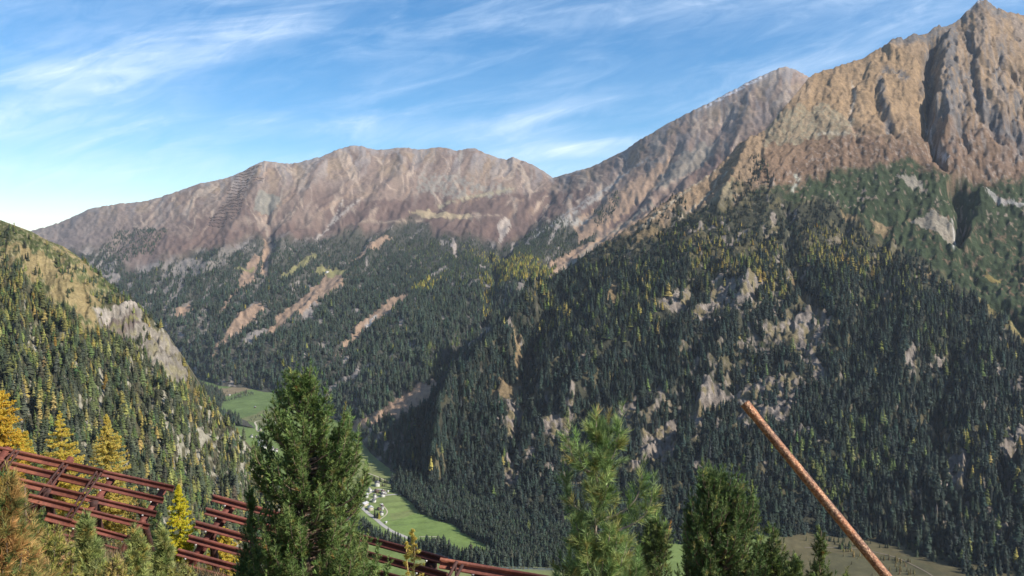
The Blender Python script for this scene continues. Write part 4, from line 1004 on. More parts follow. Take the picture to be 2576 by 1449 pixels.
def house(name, pos, w_, l_, h_, rz, wall, roof, label, cat, group, wins=True, pitch=.42):
    o = empty(name, pos, rz)
    V = [(-w_/2, -l_/2, -2), (w_/2, -l_/2, -2), (w_/2, l_/2, -2), (-w_/2, l_/2, -2), (-w_/2, -l_/2, h_), (w_/2, -l_/2, h_), (w_/2, l_/2, h_), (-w_/2, l_/2, h_), (0, -l_/2, h_ + pitch * w_/2), (0, l_/2, h_ + pitch * w_/2)]
    ff = [0, 1, 5, 8, 4, 1, 2, 6, 5, 2, 3, 7, 9, 6, 3, 0, 4, 7]; nn = [5, 4, 5, 4]
    new_mesh('wall', np.array(V, float), np.array(ff), np.array(nn), [WALL[wall]], parent=o)
    oh = .9; t = .35; rr_ = w_/2 + oh; zr = h_ + pitch * w_/2; ze = h_ - pitch * oh
    V = []; F = []
    for s_ in (-1, 1):
        b = len(V)
        V += [(s_*rr_, -l_/2 - oh, ze + .02), (s_*rr_, l_/2 + oh, ze + .02), (0, l_/2 + oh, zr + .02), (0, -l_/2 - oh, zr + .02), (s_*rr_, -l_/2 - oh, ze + t), (s_*rr_, l_/2 + oh, ze + t), (0, l_/2 + oh, zr + t), (0, -l_/2 - oh, zr + t)]
        F += [(b, b+1, b+2, b+3), (b+4, b+7, b+6, b+5), (b, b+4, b+5, b+1), (b, b+3, b+7, b+4), (b+1, b+5, b+6, b+2)]
    rf = new_mesh('roof', np.array(V, float), np.array(F), 4, [ROOF[roof]], parent=o)
    if wins:
        boxes_mesh('chimney', [((w_*.2, l_*.15, zr + .2), I3, (.5, .5, 1.1))], [MT_white], rf)
        for fl in range(max(1, int(h_ // 3))):
            z = 1.5 + 2.8 * fl
            for k in range(3):
                xx = -w_/2 + w_ * (k + .5) / 3
                boxes_mesh('window', [((xx, -l_/2 - .03, z), I3, (.55, .06, .7))], [MT_glass], o)
    tag(o, label, cat, group)
    return o
def fpos(px, py):
    q_ = floor_pt(px, py); return (float(q_[0]), float(q_[1]), float(fz(q_[0], q_[1])) + .1)
V1 = 'houses of the village beside the meadow'
hs1 = [(949, 1224, 17, 'white', 'slate', .25, 2.6, 'large white farmhouse at the upper end of the village'),
 (931, 1238, 9, 'white', 'metal', .8, 1.8, 'small white house with a pale roof behind the village lane'),
 (929, 1231, 6, 'cream', 'slate', .3, 1.6, 'tiny cream house left of the large farmhouse'),
 (948, 1240, 12, 'wood', 'brown', .9, 1.8, 'dark timber barn in the middle of the village'),
 (963, 1242, 12, 'white', 'brown', .2, 1.8, 'white house with brown roof where the eastern road starts'),
 (963, 1251, 14, 'white', 'slate', .3, 1.9, 'wide white house just below the eastern road'),
 (943, 1253, 9, 'white', 'slate', .5, 1.8, 'small white house with dark roof in the village centre'),
 (922, 1253, 12, 'white', 'metal', .1, 2.4, 'tall bright house at the inner edge of the village'),
 (941, 1265, 12, 'white', 'slate', -.1, 1.9, 'white house standing alone between the two village halves'),
 (917, 1273, 20, 'cream', 'metal', -.5, 1.6, 'long building with a bright metal roof beside the main road'),
 (932, 1283, 17, 'cream', 'metal', .4, 1.9, 'broad bright roofed farm building beside the main road'),
 (962, 1282, 10, 'white', 'brown', .1, 2.4, 'narrow white house with brown roof at the meadow edge'),
 (954, 1284, 9, 'wood', 'brown', .7, 1.5, 'dark timber shed next to the narrow white house'),
 (960, 1296, 12, 'white', 'slate', .3, 1.9, 'lowest white house of the village above the larches'),
 (976, 1239, 4, 'white', 'metal', -.7, 1.0, 'little white shed in the grass above the eastern road'),
 (960, 1273, 5, 'white', 'metal', -.8, .8, 'long low white trailer shed on the meadow path'),
 (971, 1317, 5, 'white', 'metal', -.6, .9, 'small white hut on the field beside the main road')]
V2 = 'houses of the farther village up the valley'
hs2 = [(634, 1099, 10, 'white', 'slate', .2, 1.8, 'first white house on the near side of the farther village'),
 (644, 1101, 8, 'white', 'slate', .3, 1.6, 'small white house second from the field in the farther village'),
 (655, 1098, 10, 'white', 'slate', .1, 1.9, 'white house with grey roof at the top of the farther village'),
 (658, 1107, 12, 'white', 'brown', .3, 2.1, 'white house with brown roof in the middle of the farther village'),
 (655, 1114, 16, 'white', 'metal', .15, 1.9, 'long bright building in the farther village'),
 (668, 1113, 12, 'cream', 'slate', .2, 1.9, 'cream house next to the long bright building'),
 (656, 1121, 14, 'white', 'slate', .2, 1.9, 'broad white house with grey roof low in the farther village'),
 (664, 1128, 17, 'white', 'metal', .35, 1.8, 'bright roofed house at the lower end of the farther village'),
 (655, 1083, 8, 'cream', 'slate', .5, 1.8, 'cream house where the field track bends'),
 (662, 1090, 6, 'white', 'metal', .2, 1.8, 'small bright house above the farther village'),
 (671, 1071, 5, 'white', 'brown', .2, 1.6, 'tiny white house under the trees by the field track'),
 (684, 1133, 14, 'white', 'slate', .2, 1.9, 'wide white house partly behind the tall pine'),
 (695, 1137, 12, 'white', 'brown', .2, 1.9, 'brown roofed house mostly behind the tall pine'),
 (642, 1025, 5, 'wood', 'metal', .4, 1.2, 'hay barn with a pale roof alone on the upper green field'),
 (592, 1042, 5, 'wood', 'metal', .3, 1.2, 'hay barn with a pale roof near the forest edge of the field'),
 (552, 1010, 8, 'cream', 'brown', .3, 1.4, 'cream farmhouse at the far end of the valley below the slope'),
 (547, 994, 8, 'cream', 'brown', .3, 1.4, 'highest small house at the far valley end'),
 (577, 996, 7, 'cream', 'metal', .2, 1.2, 'small bright house beside the far brown bank')]
for hs, grp in ((hs1, V1), (hs2, V2)):
    for px, py, wpx, wl, rf, rz, hh, lb in hs:
        p = fpos(px, py); wid = wpx / FPX * p[1] * .86
        barn = wl == 'wood' or hh < 1.5
        house('barn' if barn else 'house', p, wid * .8, wid * .95, 2.9 * hh, rz, wl, rf, lb, 'barn' if barn else 'house', grp, not barn and wid > 6)
p = surf(B, 822, 680); house('farmhouse', p + np.array([0, 0, .5]), 20, 26, 7, .3, 'white', 'slate', 'white alpine farm on a small clearing in the distant forest', 'house', None)

# far avalanche fences on the distant mountain
MT_farsteel = plain_mat('weathered_steel', (.12, .088, .075), .8, .1, .05)
rows = [(290, 1622, 1682), (305, 1590, 1668), (320, 1560, 1650), (345, 1520, 1640), (365, 1500, 1625), (390, 1490, 1590), (395, 1612, 1700), (410, 1485, 1592), (415, 1622, 1690), (430, 1480, 1600), (450, 1460, 1580), (470, 1440, 1590), (490, 1440, 1590), (512, 1440, 1560), (532, 1430, 1550), (550, 1430, 1560), (575, 1400, 1545), (590, 1385, 1545), (610, 1380, 1540), (632, 1350, 1530), (655, 1310, 1500), (672, 1320, 1480), (690, 1310, 1430), (712, 1295, 1420)]
for k, (cy_, c0, c1) in enumerate(rows):
    y0 = 319.5 + cy_ * .3527; x0 = 63.9 + c0 * .3527; x1 = 63.9 + c1 * .3527
    nn = max(3, int((x1 - x0) / 3)); pts = [surf(B, a, y0 + .5 * math.sin(a * .13 + k)) for a in np.linspace(x0, x1, nn)]
    bx = []
    for a, b_ in zip(pts[:-1], pts[1:]):
        d_ = b_ - a; ln = np.linalg.norm(d_); d_ /= ln; up = np.array([0, .35, .94]); sd = np.cross(d_, up); sd /= np.linalg.norm(sd); up = np.cross(sd, d_)
        for q_ in (.8, 2.6, 4.4, 6.2):
            bx.append(((a + b_) / 2 + up * q_, (d_, up, sd), (ln / 2, .5, .3)))
        bx.append((a + up * 3, (d_, up, sd), (.35, 4.2, .5)))
    f_ = boxes_mesh('avalanche_fence', bx, [MT_farsteel])
    tag(f_, 'avalanche fence row on the distant mountain, %s' % ('the topmost by the ridge' if k == 0 else 'the lowest of the ladder' if k == len(rows) - 1 else 'number %s down from the ridge' % ['zero', 'one', 'two', 'three', 'four', 'five', 'six', 'seven', 'eight', 'nine', 'ten', 'eleven', 'twelve', 'thirteen', 'fourteen', 'fifteen', 'sixteen', 'seventeen', 'eighteen', 'nineteen', 'twenty', 'twenty one', 'twenty two', 'twenty three', 'twenty four'][k + 1]), 'avalanche fence', 'avalanche fence rows on the distant mountain')

# roads in the valley
MT_road = plain_mat('pale_road', (.36, .34, .31), .9, .1, .1)
MT_track = plain_mat('gravel_track', (.42, .38, .28), .9, .12, .1)
MT_water = plain_mat('river_water', (.10, .13, .13), .25, .2, .08, .5)
def strip(name, pts, width, mat, lift=.3):
    q_ = floor_pt(np.array([p[0] for p in pts], float), np.array([p[1] for p in pts], float))
    # resample
    t = np.concatenate([[0], np.cumsum(np.linalg.norm(np.diff(q_[:, :2], axis=0), axis=1))]); tt = np.arange(0, t[-1], 6.0)
    X = np.interp(tt, t, q_[:, 0]); Y = np.interp(tt, t, q_[:, 1]); X = smoothx(X, 7); Y = smoothx(Y, 7)
    dx = np.gradient(X); dy = np.gradient(Y); n_ = np.hypot(dx, dy); nx, ny = -dy / n_, dx / n_
    Lp = np.stack([X + nx * width / 2, Y + ny * width / 2], -1); Rp = np.stack([X - nx * width / 2, Y - ny * width / 2], -1)
    V = np.concatenate([np.c_[Lp, fz(Lp[:, 0], Lp[:, 1]) + lift], np.c_[Rp, fz(Rp[:, 0], Rp[:, 1]) + lift]]); n = len(X)
    i_ = np.arange(n - 1); F = np.stack([i_, i_ + n, i_ + n + 1, i_ + 1], -1)
    return tag(new_mesh(name, V, F, 4, [mat]), kind='structure')
strip('road', [(900, 1268), (925, 1291), (945, 1306), (962, 1322), (985, 1337), (1020, 1350), (1060, 1372)], 8, MT_road)
strip('road', [(930, 1262), (950, 1252), (971, 1247), (1000, 1244.5), (1020, 1245)], 6, MT_road, .35)
strip('road', [(915, 1250), (930, 1243), (945, 1232), (955, 1231), (968, 1236), (972, 1246)], 5, MT_road, .4)
strip('track', [(925, 1190), (950, 1200), (975, 1213), (1001, 1227)], 3.5, MT_track, .45)
strip('track', [(955, 1268), (972, 1282), (976, 1290), (968, 1300), (950, 1312)], 2.5, MT_track, .5)
strip('track', [(700, 1062), (690, 1058), (694, 1064), (702, 1074), (700, 1082)], 4, MT_track, .4)
strip('track', [(1050, 1350), (1110, 1350)], 2.5, MT_track, .4)
strip('track', [(660, 1058), (645, 1058), (640, 1062), (646, 1072), (645, 1080), (652, 1086)], 5, MT_track, .4)
strip('river', river_pts, 6, MT_water, .25)
strip('track', [(2020, 1380), (2080, 1378), (2140, 1378), (2200, 1388), (2250, 1400), (2290, 1418), (2330, 1440), (2370, 1470), (2420, 1510)], 3, plain_mat('dirt_road', (.17, .14, .10), .9, .12, .1), .6)
strip('track', [(1410, 1420), (1480, 1428), (1560, 1450)], 6, MT_road, .6)
strip('track', [(1090, 1352), (1140, 1400), (1180, 1416), (1240, 1421), (1330, 1421), (1420, 1424)], 4, MT_track, .6)

# ------------------------------------------------------------------ rusty avalanche barriers
def rust_mat(name, base, dark, scale=6., rough=.75):
    m, t, b = principled(name, rough, .3)
    n1 = noise(t, scale, 6, .7); n2 = noise(t, scale * 9, 4, .7)
    mx = N(t, 'ShaderNodeMix', data_type='RGBA'); link(t, mapr(t, n1, .38, .62), mx.inputs[0]); mx.inputs[6].default_value = (*dark, 1); mx.inputs[7].default_value = (*base, 1)
    f = mapr(t, n2, .3, .7, .7, 1.3, False)
    link(t, mixmul(t, mx.outputs[2], f), b.inputs['Base Color'])
    bp = N(t, 'ShaderNodeBump', Strength=.5, Distance=.01); link(t, n2, bp.inputs['Height']); link(t, bp.outputs[0], b.inputs['Normal'])
    return m
MT_rust = rust_mat('rusty_steel', (.165, .052, .036), (.100, .034, .027), 2.2)
MT_rustb = rust_mat('fresh_rust_steel', (.20, .070, .041), (.13, .043, .031), 2.0)
MT_rustd = rust_mat('dark_rust_steel', (.085, .038, .030), (.045, .022, .020), 4)
MT_bolt = plain_mat('zinc_bolt', (.55, .52, .50), .45, .1, 3., .5, .3)
def nrm(v): v = np.array(v, float); return v / np.linalg.norm(v)
def beam_profile(A, Bp, up, w, depth, mats, parent, name='beam'):
    """rolled steel section: a web with two lips, extruded from A to Bp, its broad side in the plane of 'up'"""
    A = np.array(A); Bp = np.array(Bp); d = nrm(Bp - A); n_ = nrm(np.cross(d, up)); u_ = np.cross(n_, d)
    if n_[1] > 0: n_ = -n_                                   # towards the slope above
    pr = [(-.5, 0), (-.5, .55), (-.34, .62), (-.30, .30), (.16, .34), (.20, .95), (.34, 1.05), (.5, .85), (.5, 0), (.38, -.35), (-.38, -.35)]
    ring = [(a * w, b * depth) for a, b in pr]; n = len(ring)
    V = [A + u_ * a + n_ * b for a, b in ring] + [Bp + u_ * a + n_ * b for a, b in ring]
    ff = []; nn = []
    for i in range(n): ff += [i, (i + 1) % n, n + (i + 1) % n, n + i]; nn.append(4)
    ff += list(range(n)); nn.append(n); ff += list(range(2 * n - 1, n - 1, -1)); nn.append(n)
    return new_mesh(name, np.array(V), np.array(ff), np.array(nn), mats, parent=parent), n_
def bar(name, A, Bp, up, hw, hd, mat, parent):
    A = np.array(A); Bp = np.array(Bp); d = nrm(Bp - A); n_ = nrm(np.cross(d, up)); u_ = np.cross(n_, d)
    return boxes_mesh(name, [((A + Bp) / 2, (d, u_, n_), (np.linalg.norm(Bp - A) / 2, hw, hd))], [mat], parent)
def hbar(name, A, Bp, up, hw, hd, mat, parent):
    """H section girder"""
    A = np.array(A); Bp = np.array(Bp); d = nrm(Bp - A); n_ = nrm(np.cross(d, up)); u_ = np.cross(n_, d); c = (A + Bp) / 2; L_ = np.linalg.norm(Bp - A) / 2
    return boxes_mesh(name, [(c + n_ * hd * .88, (d, u_, n_), (L_, hw, hd * .12)), (c - n_ * hd * .88, (d, u_, n_), (L_, hw, hd * .12)), (c, (d, u_, n_), (L_ - .002, hw * .14, hd * .76))], [mat], parent)
def tube_mesh(name, pts, rads, seg, mats, parent=None, cap=True):
    pts = [np.array(p, float) for p in pts]; V = []; F = []
    for i, p in enumerate(pts):
        d = nrm(pts[min(i + 1, len(pts) - 1)] - pts[max(i - 1, 0)]); a = nrm(np.cross(d, (0.3, .1, 1) if abs(d[2]) < .95 else (1, 0, 0))); b = np.cross(d, a)
        for k in range(seg):
            t = 2 * math.pi * k / seg; V.append(p + rads[i] * (math.cos(t) * a + math.sin(t) * b))
    for i in range(len(pts) - 1):
        for k in range(seg): F.append((i * seg + k, i * seg + (k + 1) % seg, (i + 1) * seg + (k + 1) % seg, (i + 1) * seg + k))
    ff = list(np.array(F).ravel()); nn = [4] * len(F)
    if cap:
        ff += list(range(seg - 1, -1, -1)) + list(range((len(pts) - 1) * seg, len(pts) * seg)); nn += [seg, seg]
    return new_mesh(name, np.array(V), np.array(ff), np.array(nn), mats, True, parent=parent)

def barrier(label, beams, girders, props, ties, w, dep, base):
    root = empty('avalanche_barrier', (0, 0, 0))
    g0 = girders[0]; upv = nrm(P(*g0[1]) - P(*g0[0]))
    if upv[2] < 0: upv = -upv
    nb = []
    for A, Bp, sc_, mt in beams:
        A = P(*A); Bp = P(*Bp); o, n_ = beam_profile(A, Bp, upv, w * sc_, dep * sc_, [mt], root); nb.append((A, Bp, o, n_))
    Q = np.array([p for A_, B_, _, _ in nb for p in (A_, B_)]); Qc = Q.mean(0); pn = np.linalg.svd(Q - Qc)[2][2]
    def onplane(px, py, *_):
        ray = P(px, py, 1.0); return ray * ((Qc @ pn) / (ray @ pn))
    for a, b_ in girders:
        A = onplane(*a); Bp = onplane(*b_); n_ = nb[0][3]; off = -n_ * (dep * .35 + .105)
        hbar('girder', A + off, Bp + off, nb[0][1] - nb[0][0], w * .42, .10, MT_rust, root)
        # bolts where beams cross the girder
        for (P0, P1, o, nn_) in nb:
            # closest points of the two lines
            u1 = P1 - P0; v1 = Bp - A; w0 = P0 - A; aa = u1 @ u1; bb = u1 @ v1; cc = v1 @ v1; dd = u1 @ w0; ee = v1 @ w0; den = aa * cc - bb * bb
            s_ = (bb * ee - cc * dd) / den; t_ = (aa * ee - bb * dd) / den
            if 0 < s_ < 1 and -.05 < t_ < 1.05:
                q_ = P0 + u1 * s_
                for sg in (-1,):
                    c = q_ - upv * w * .60 + nrm(u1) * .07 * sg + n_ * .03
                    boxes_mesh('bolt', [(c, (nrm(u1), upv, n_), (.022, .022, .022))], [MT_bolt], o)
    for a, b_, r_ in props:
        tube_mesh('prop', [P(*a), P(*b_)], [r_, r_], 12, [MT_rustd], root)
    for a, b_ in ties:
        A = onplane(*a); Bp = onplane(*b_); n_ = nb[0][3]; off = n_ * (dep * 1.05 + .04); d = nrm(Bp - A); sd = nrm(np.cross(d, n_))
        bx = []
        for s_ in (-.055, .055):
            bx.append(((A + Bp) / 2 + off + sd * s_, (d, sd, n_), (np.linalg.norm(Bp - A) / 2, .022, .022)))
        ln = np.linalg.norm(Bp - A); k = int(ln / .22)
        for i in range(k):
            c = A + d * (i + .5) * ln / k + off; dg = nrm(d * (1 if i % 2 else -1) + sd * .55); bx.append((c, (dg, np.cross(n_, dg), n_), (.105, .012, .012)))
        boxes_mesh('tie', bx, [MT_rustd], root)
    tag(root, label, 'barrier', 'rusty avalanche barriers below the viewpoint')
    return root
def bm(x0, y0, x1, y1, d0, d1, split=None, s0=1.0):
    if split is None: return [((x0, y0, d0), (x1, y1, d1), s0, MT_rust)]
    t = (split - x0) / (x1 - x0); ym = y0 + t * (y1 - y0); dm = d0 + t * (d1 - d0)
    return [((x0, y0, d0), (split + 12, ym + 3, dm), 1.22 * s0, MT_rustb), ((split, ym, dm + .05), (x1, y1, d1), s0, MT_rust)]
b1 = []
for k, (x0, y0, x1, y1, sp) in enumerate([(-60, 1121, 437, 1230, 246), (-60, 1151, 411, 1260, 218), (40, 1211, 393, 1294, 196), (71, 1251, 374, 1326, 178), (115, 1299, 326, 1357, 166), (118, 1340, 315, 1391, None)]):
    b1 += bm(x0, y0, x1, y1, 20.2 - .16 * k, 21.2 - .16 * k, sp)
barrier('rusty steel avalanche barrier with six crossbeams in front of the yellow larches', b1,
        [((290, 1412, 20.2), (412, 1228, 21.25)), ((165, 1372, 19.8), (288, 1192, 20.9)), ((55, 1320, 19.5), (178, 1150, 20.5)), ((-60, 1240, 19.5), (20, 1125, 20.3))],
        [((358, 1292, 20.8), (388, 1410, 22.4), .085), ((236, 1262, 20.4), (262, 1390, 22.2), .11), ((118, 1232, 20.0), (140, 1360, 21.8), .10)],
        [((46, 1135, 20.2), (-4, 1200, 19.9)), ((168, 1168, 20.6), (78, 1285, 20.0)), ((252, 1188, 20.9), (144, 1352, 19.9))], .170, .10, None)
b2 = []
for k, (x0, y0) in enumerate([(538, 1254), (520, 1287), (494, 1320), (476, 1355), (450, 1390), (462, 1428), (440, 1466)]):
    b2 += bm(x0, y0, 1124, y0 + .272 * (1124 - x0), 19.2 - .16 * k, 17.4 - .16 * k, None)
barrier('rusty steel avalanche barrier running behind the tall stone pine', b2,
        [((420, 1490, 18.2), (580, 1262, 19.3)), ((1010, 1500, 17.2), (1092, 1398, 17.6)), ((700, 1540, 17.5), (850, 1330, 18.4))],
        [((533, 1330, 18.8), (550, 1500, 20.6), .09), ((1088, 1412, 17.5), (1096, 1540, 19), .10)], [], .170, .10, None)
b3 = []
for k in range(4):
    b3 += bm(1108 - 26 * k, 1418 + 46 * k, 1420 - 20 * k, 1471 + 46 * k, 12.6 - .12 * k, 12.2 - .12 * k, None)
b3[0] = (b3[0][0], b3[0][1], 1.05, MT_rustb)
barrier('nearest rusty avalanche barrier with one thick beam at the bottom edge of the view', b3,
        [((1120, 1560, 12.2), (1216, 1428, 12.6)), ((1300, 1590, 12.0), (1400, 1460, 12.3))], [((1200, 1450, 12.4), (1210, 1600, 13.6), .09)], [((1161, 1421, 12.6), (1118, 1500, 12.3))], .15, .10, None)

# ------------------------------------------------------------------ the leaning rusty pole
def pole_mat():
    m, t, b = principled('flaking_rust', .36, .6)
    n1 = noise(t, 9, 5, .75); n2 = noise(t, 110, 5, .75)
    mx = N(t, 'ShaderNodeMix', data_type='RGBA'); link(t, mapr(t, n1, .4, .62), mx.inputs[0]); mx.inputs[6].default_value = (.085, .030, .014, 1); mx.inputs[7].default_value = (.22, .075, .026, 1)
    mx2 = N(t, 'ShaderNodeMix', data_type='RGBA'); link(t, mapr(t, n2, .42, .75), mx2.inputs[0]); link(t, mx.outputs[2], mx2.inputs[6]); mx2.inputs[7].default_value = (.46, .28, .15, 1)
    mx3 = N(t, 'ShaderNodeMix', data_type='RGBA'); link(t, mapr(t, noise(t, 60, 4, .8), .60, .66), mx3.inputs[0]); link(t, mx2.outputs[2], mx3.inputs[6]); mx3.inputs[7].default_value = (.05, .022, .014, 1)
    link(t, mx3.outputs[2], b.inputs['Base Color'])
    b.inputs['Metallic'].default_value = .45
    bp = N(t, 'ShaderNodeBump', Strength=.9, Distance=.004); link(t, M(t, 'ADD', n2, n1), bp.inputs['Height']); link(t, bp.outputs[0], b.inputs['Normal'])
    return m
MT_pole = pole_mat()
T0 = P(1873, 1014, 3.6); T1 = P(2240, 1462, 3.25); dv = (T1 - T0)
pr_ = empty('rusty_pole', tuple(T0 + dv * 6.5))
pr_loc = np.array(pr_.location)
def ptube(name, a, b_, r0, r1, rin, seg=36, rings=60, wob=.0009, mat=MT_pole):
    a = np.array(a); b_ = np.array(b_); d = nrm(b_ - a); s_ = nrm(np.cross(d, (0, 0, 1))); u_ = np.cross(s_, d); V = []; F = []
    rgp = np.random.default_rng(3)
    for i in range(rings):
        t = i / (rings - 1); c = a + (b_ - a) * t; r = r0 + (r1 - r0) * t
        for k in range(seg):
            th_ = 2 * math.pi * k / seg; rr__ = r + wob * (rgp.random() - .5) * 2
            V.append(c + rr__ * (math.cos(th_) * s_ + math.sin(th_) * u_))
    b0 = len(V)
    for c in (a, a + d * .12):
        for k in range(seg):
            th_ = 2 * math.pi * k / seg; V.append(c + rin * (math.cos(th_) * s_ + math.sin(th_) * u_))
    for i in range(rings - 1):
        for k in range(seg): F.append((i * seg + k, i * seg + (k + 1) % seg, (i + 1) * seg + (k + 1) % seg, (i + 1) * seg + k))
    for k in range(seg):
        F.append((k, b0 + k, b0 + (k + 1) % seg, (k + 1) % seg)); F.append((b0 + k, b0 + seg + k, b0 + seg + (k + 1) % seg, b0 + (k + 1) % seg))
    V = np.array(V) - pr_loc
    return new_mesh(name, V, np.array(F), 4, [mat], True, parent=pr_)
ptube('shaft', T0 + dv * .006, T0 + dv * 6.5, .0205, .0205, .016, rings=420, wob=.0005)
ptube('collar', T0, T0 + dv * .075,  .0228, .0220, .016, rings=14, wob=.0014)
tag(pr_, 'rusty flaking steel pole leaning up across the view beside the pines', 'pole')

# ------------------------------------------------------------------ trees and shrubs close by
def needle_mat(name, rough=.62, trans=.18):
    m, t, b = principled(name, rough, .25)
    a = N(t, 'ShaderNodeAttribute', attribute_name='Col'); link(t, a.outputs['Color'], b.inputs['Base Color'])
    tr = N(t, 'ShaderNodeBsdfTranslucent'); link(t, a.outputs['Color'], tr.inputs['Color'])
    ms = N(t, 'ShaderNodeMixShader'); ms.inputs[0].default_value = trans
    o = t.nodes['Material Output']; link(t, b.outputs[0], ms.inputs[1]); link(t, tr.outputs[0], ms.inputs[2]); link(t, ms.outputs[0], o.inputs['Surface'])
    return m
MT_needle = needle_mat('pine_needles')
MT_larch = needle_mat('larch_needles', .7, .5)
MT_bark = plain_mat('pale_bark', (.30, .24, .19), .9, .35, 9.0, .1)
MT_barky = plain_mat('yellow_twig_bark', (.50, .36, .14), .9, .25, 9.0, .1)
MT_barkd = plain_mat('grey_brown_bark', (.16, .115, .085), .9, .35, 9.0, .1)

def unit(v): return v / (np.linalg.norm(v, axis=-1, keepdims=True) + 1e-9)
def needle_geo(P0, D, SL, NL, K, W, cols, rg, th0=1.15, th1=.35, tipbias=.6, sweep=0.0):
    """needles round shoots: P0 (n,3) base, D (n,3) direction, SL stem length, NL needle length, K per shoot"""
    n = len(P0); P0 = np.repeat(P0, K, 0); D = np.repeat(D, K, 0); SL = np.repeat(SL, K); NL = np.repeat(NL, K); cols = np.repeat(cols, K, 0)
    s = rg.random(n * K) ** tipbias
    rv = unit(np.cross(D, rg.normal(size=(n * K, 3))))
    th = th0 + (th1 - th0) * s + rg.normal(0, .14, n * K)
    nd = unit(D * np.cos(th)[:, None] + rv * np.sin(th)[:, None] + np.array([0, 0, sweep]))
    b = P0 + D * (SL * s)[:, None]
    ln = NL * rg.uniform(.75, 1.15, n * K)
    wv = unit(np.cross(nd, rg.normal(size=(n * K, 3)))) * (W * .5)
    tip = b + nd * ln[:, None]
    V = np.stack([b - wv, b + wv, tip], 1).reshape(-1, 3)
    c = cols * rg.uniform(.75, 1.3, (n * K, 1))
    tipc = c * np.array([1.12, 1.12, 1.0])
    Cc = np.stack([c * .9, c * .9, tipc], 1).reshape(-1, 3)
    return V, Cc
def tubes_geo(curves, rads, seg=5):
    """curves: list of (m,3) arrays, rads list of (m,)"""
    V = []; F = []; off = 0
    for pts, rr in zip(curves, rads):
        m = len(pts); d = unit(np.gradient(pts, axis=0)); a = unit(np.cross(d, np.array([.31, .17, .93]))); b = np.cross(d, a)
        th = 2 * np.pi * np.arange(seg) / seg
        ring = pts[:, None, :] + rr[:, None, None] * (np.cos(th)[None, :, None] * a[:, None, :] + np.sin(th)[None, :, None] * b[:, None, :])
        V.append(ring.reshape(-1, 3))
        i = np.arange(m - 1)[:, None] * seg; k = np.arange(seg)[None, :]
        q = np.stack([i + k, i + (k + 1) % seg, i + seg + (k + 1) % seg, i + seg + k], -1).reshape(-1, 4) + off
        F.append(q); off += m * seg
    return np.concatenate(V), np.concatenate(F)
def bez(a, b, c, m=8):
    t = np.linspace(0, 1, m)[:, None]; return a * (1 - t) ** 2 + 2 * b * t * (1 - t) + c * t ** 2

def mix_cols(n, rg, base, alts):
    """alts: [(share, colour)]"""
    c = np.tile(np.array(base), (n, 1)); u_ = rg.random(n); acc = 0
    for sh, cc in alts: m = (u_ >= acc) & (u_ < acc + sh); c[m] = cc; acc += sh
    return c * np.exp(rg.normal(0, .16, (n, 1))) * (1 + rg.normal(0, .05, (n, 3)))

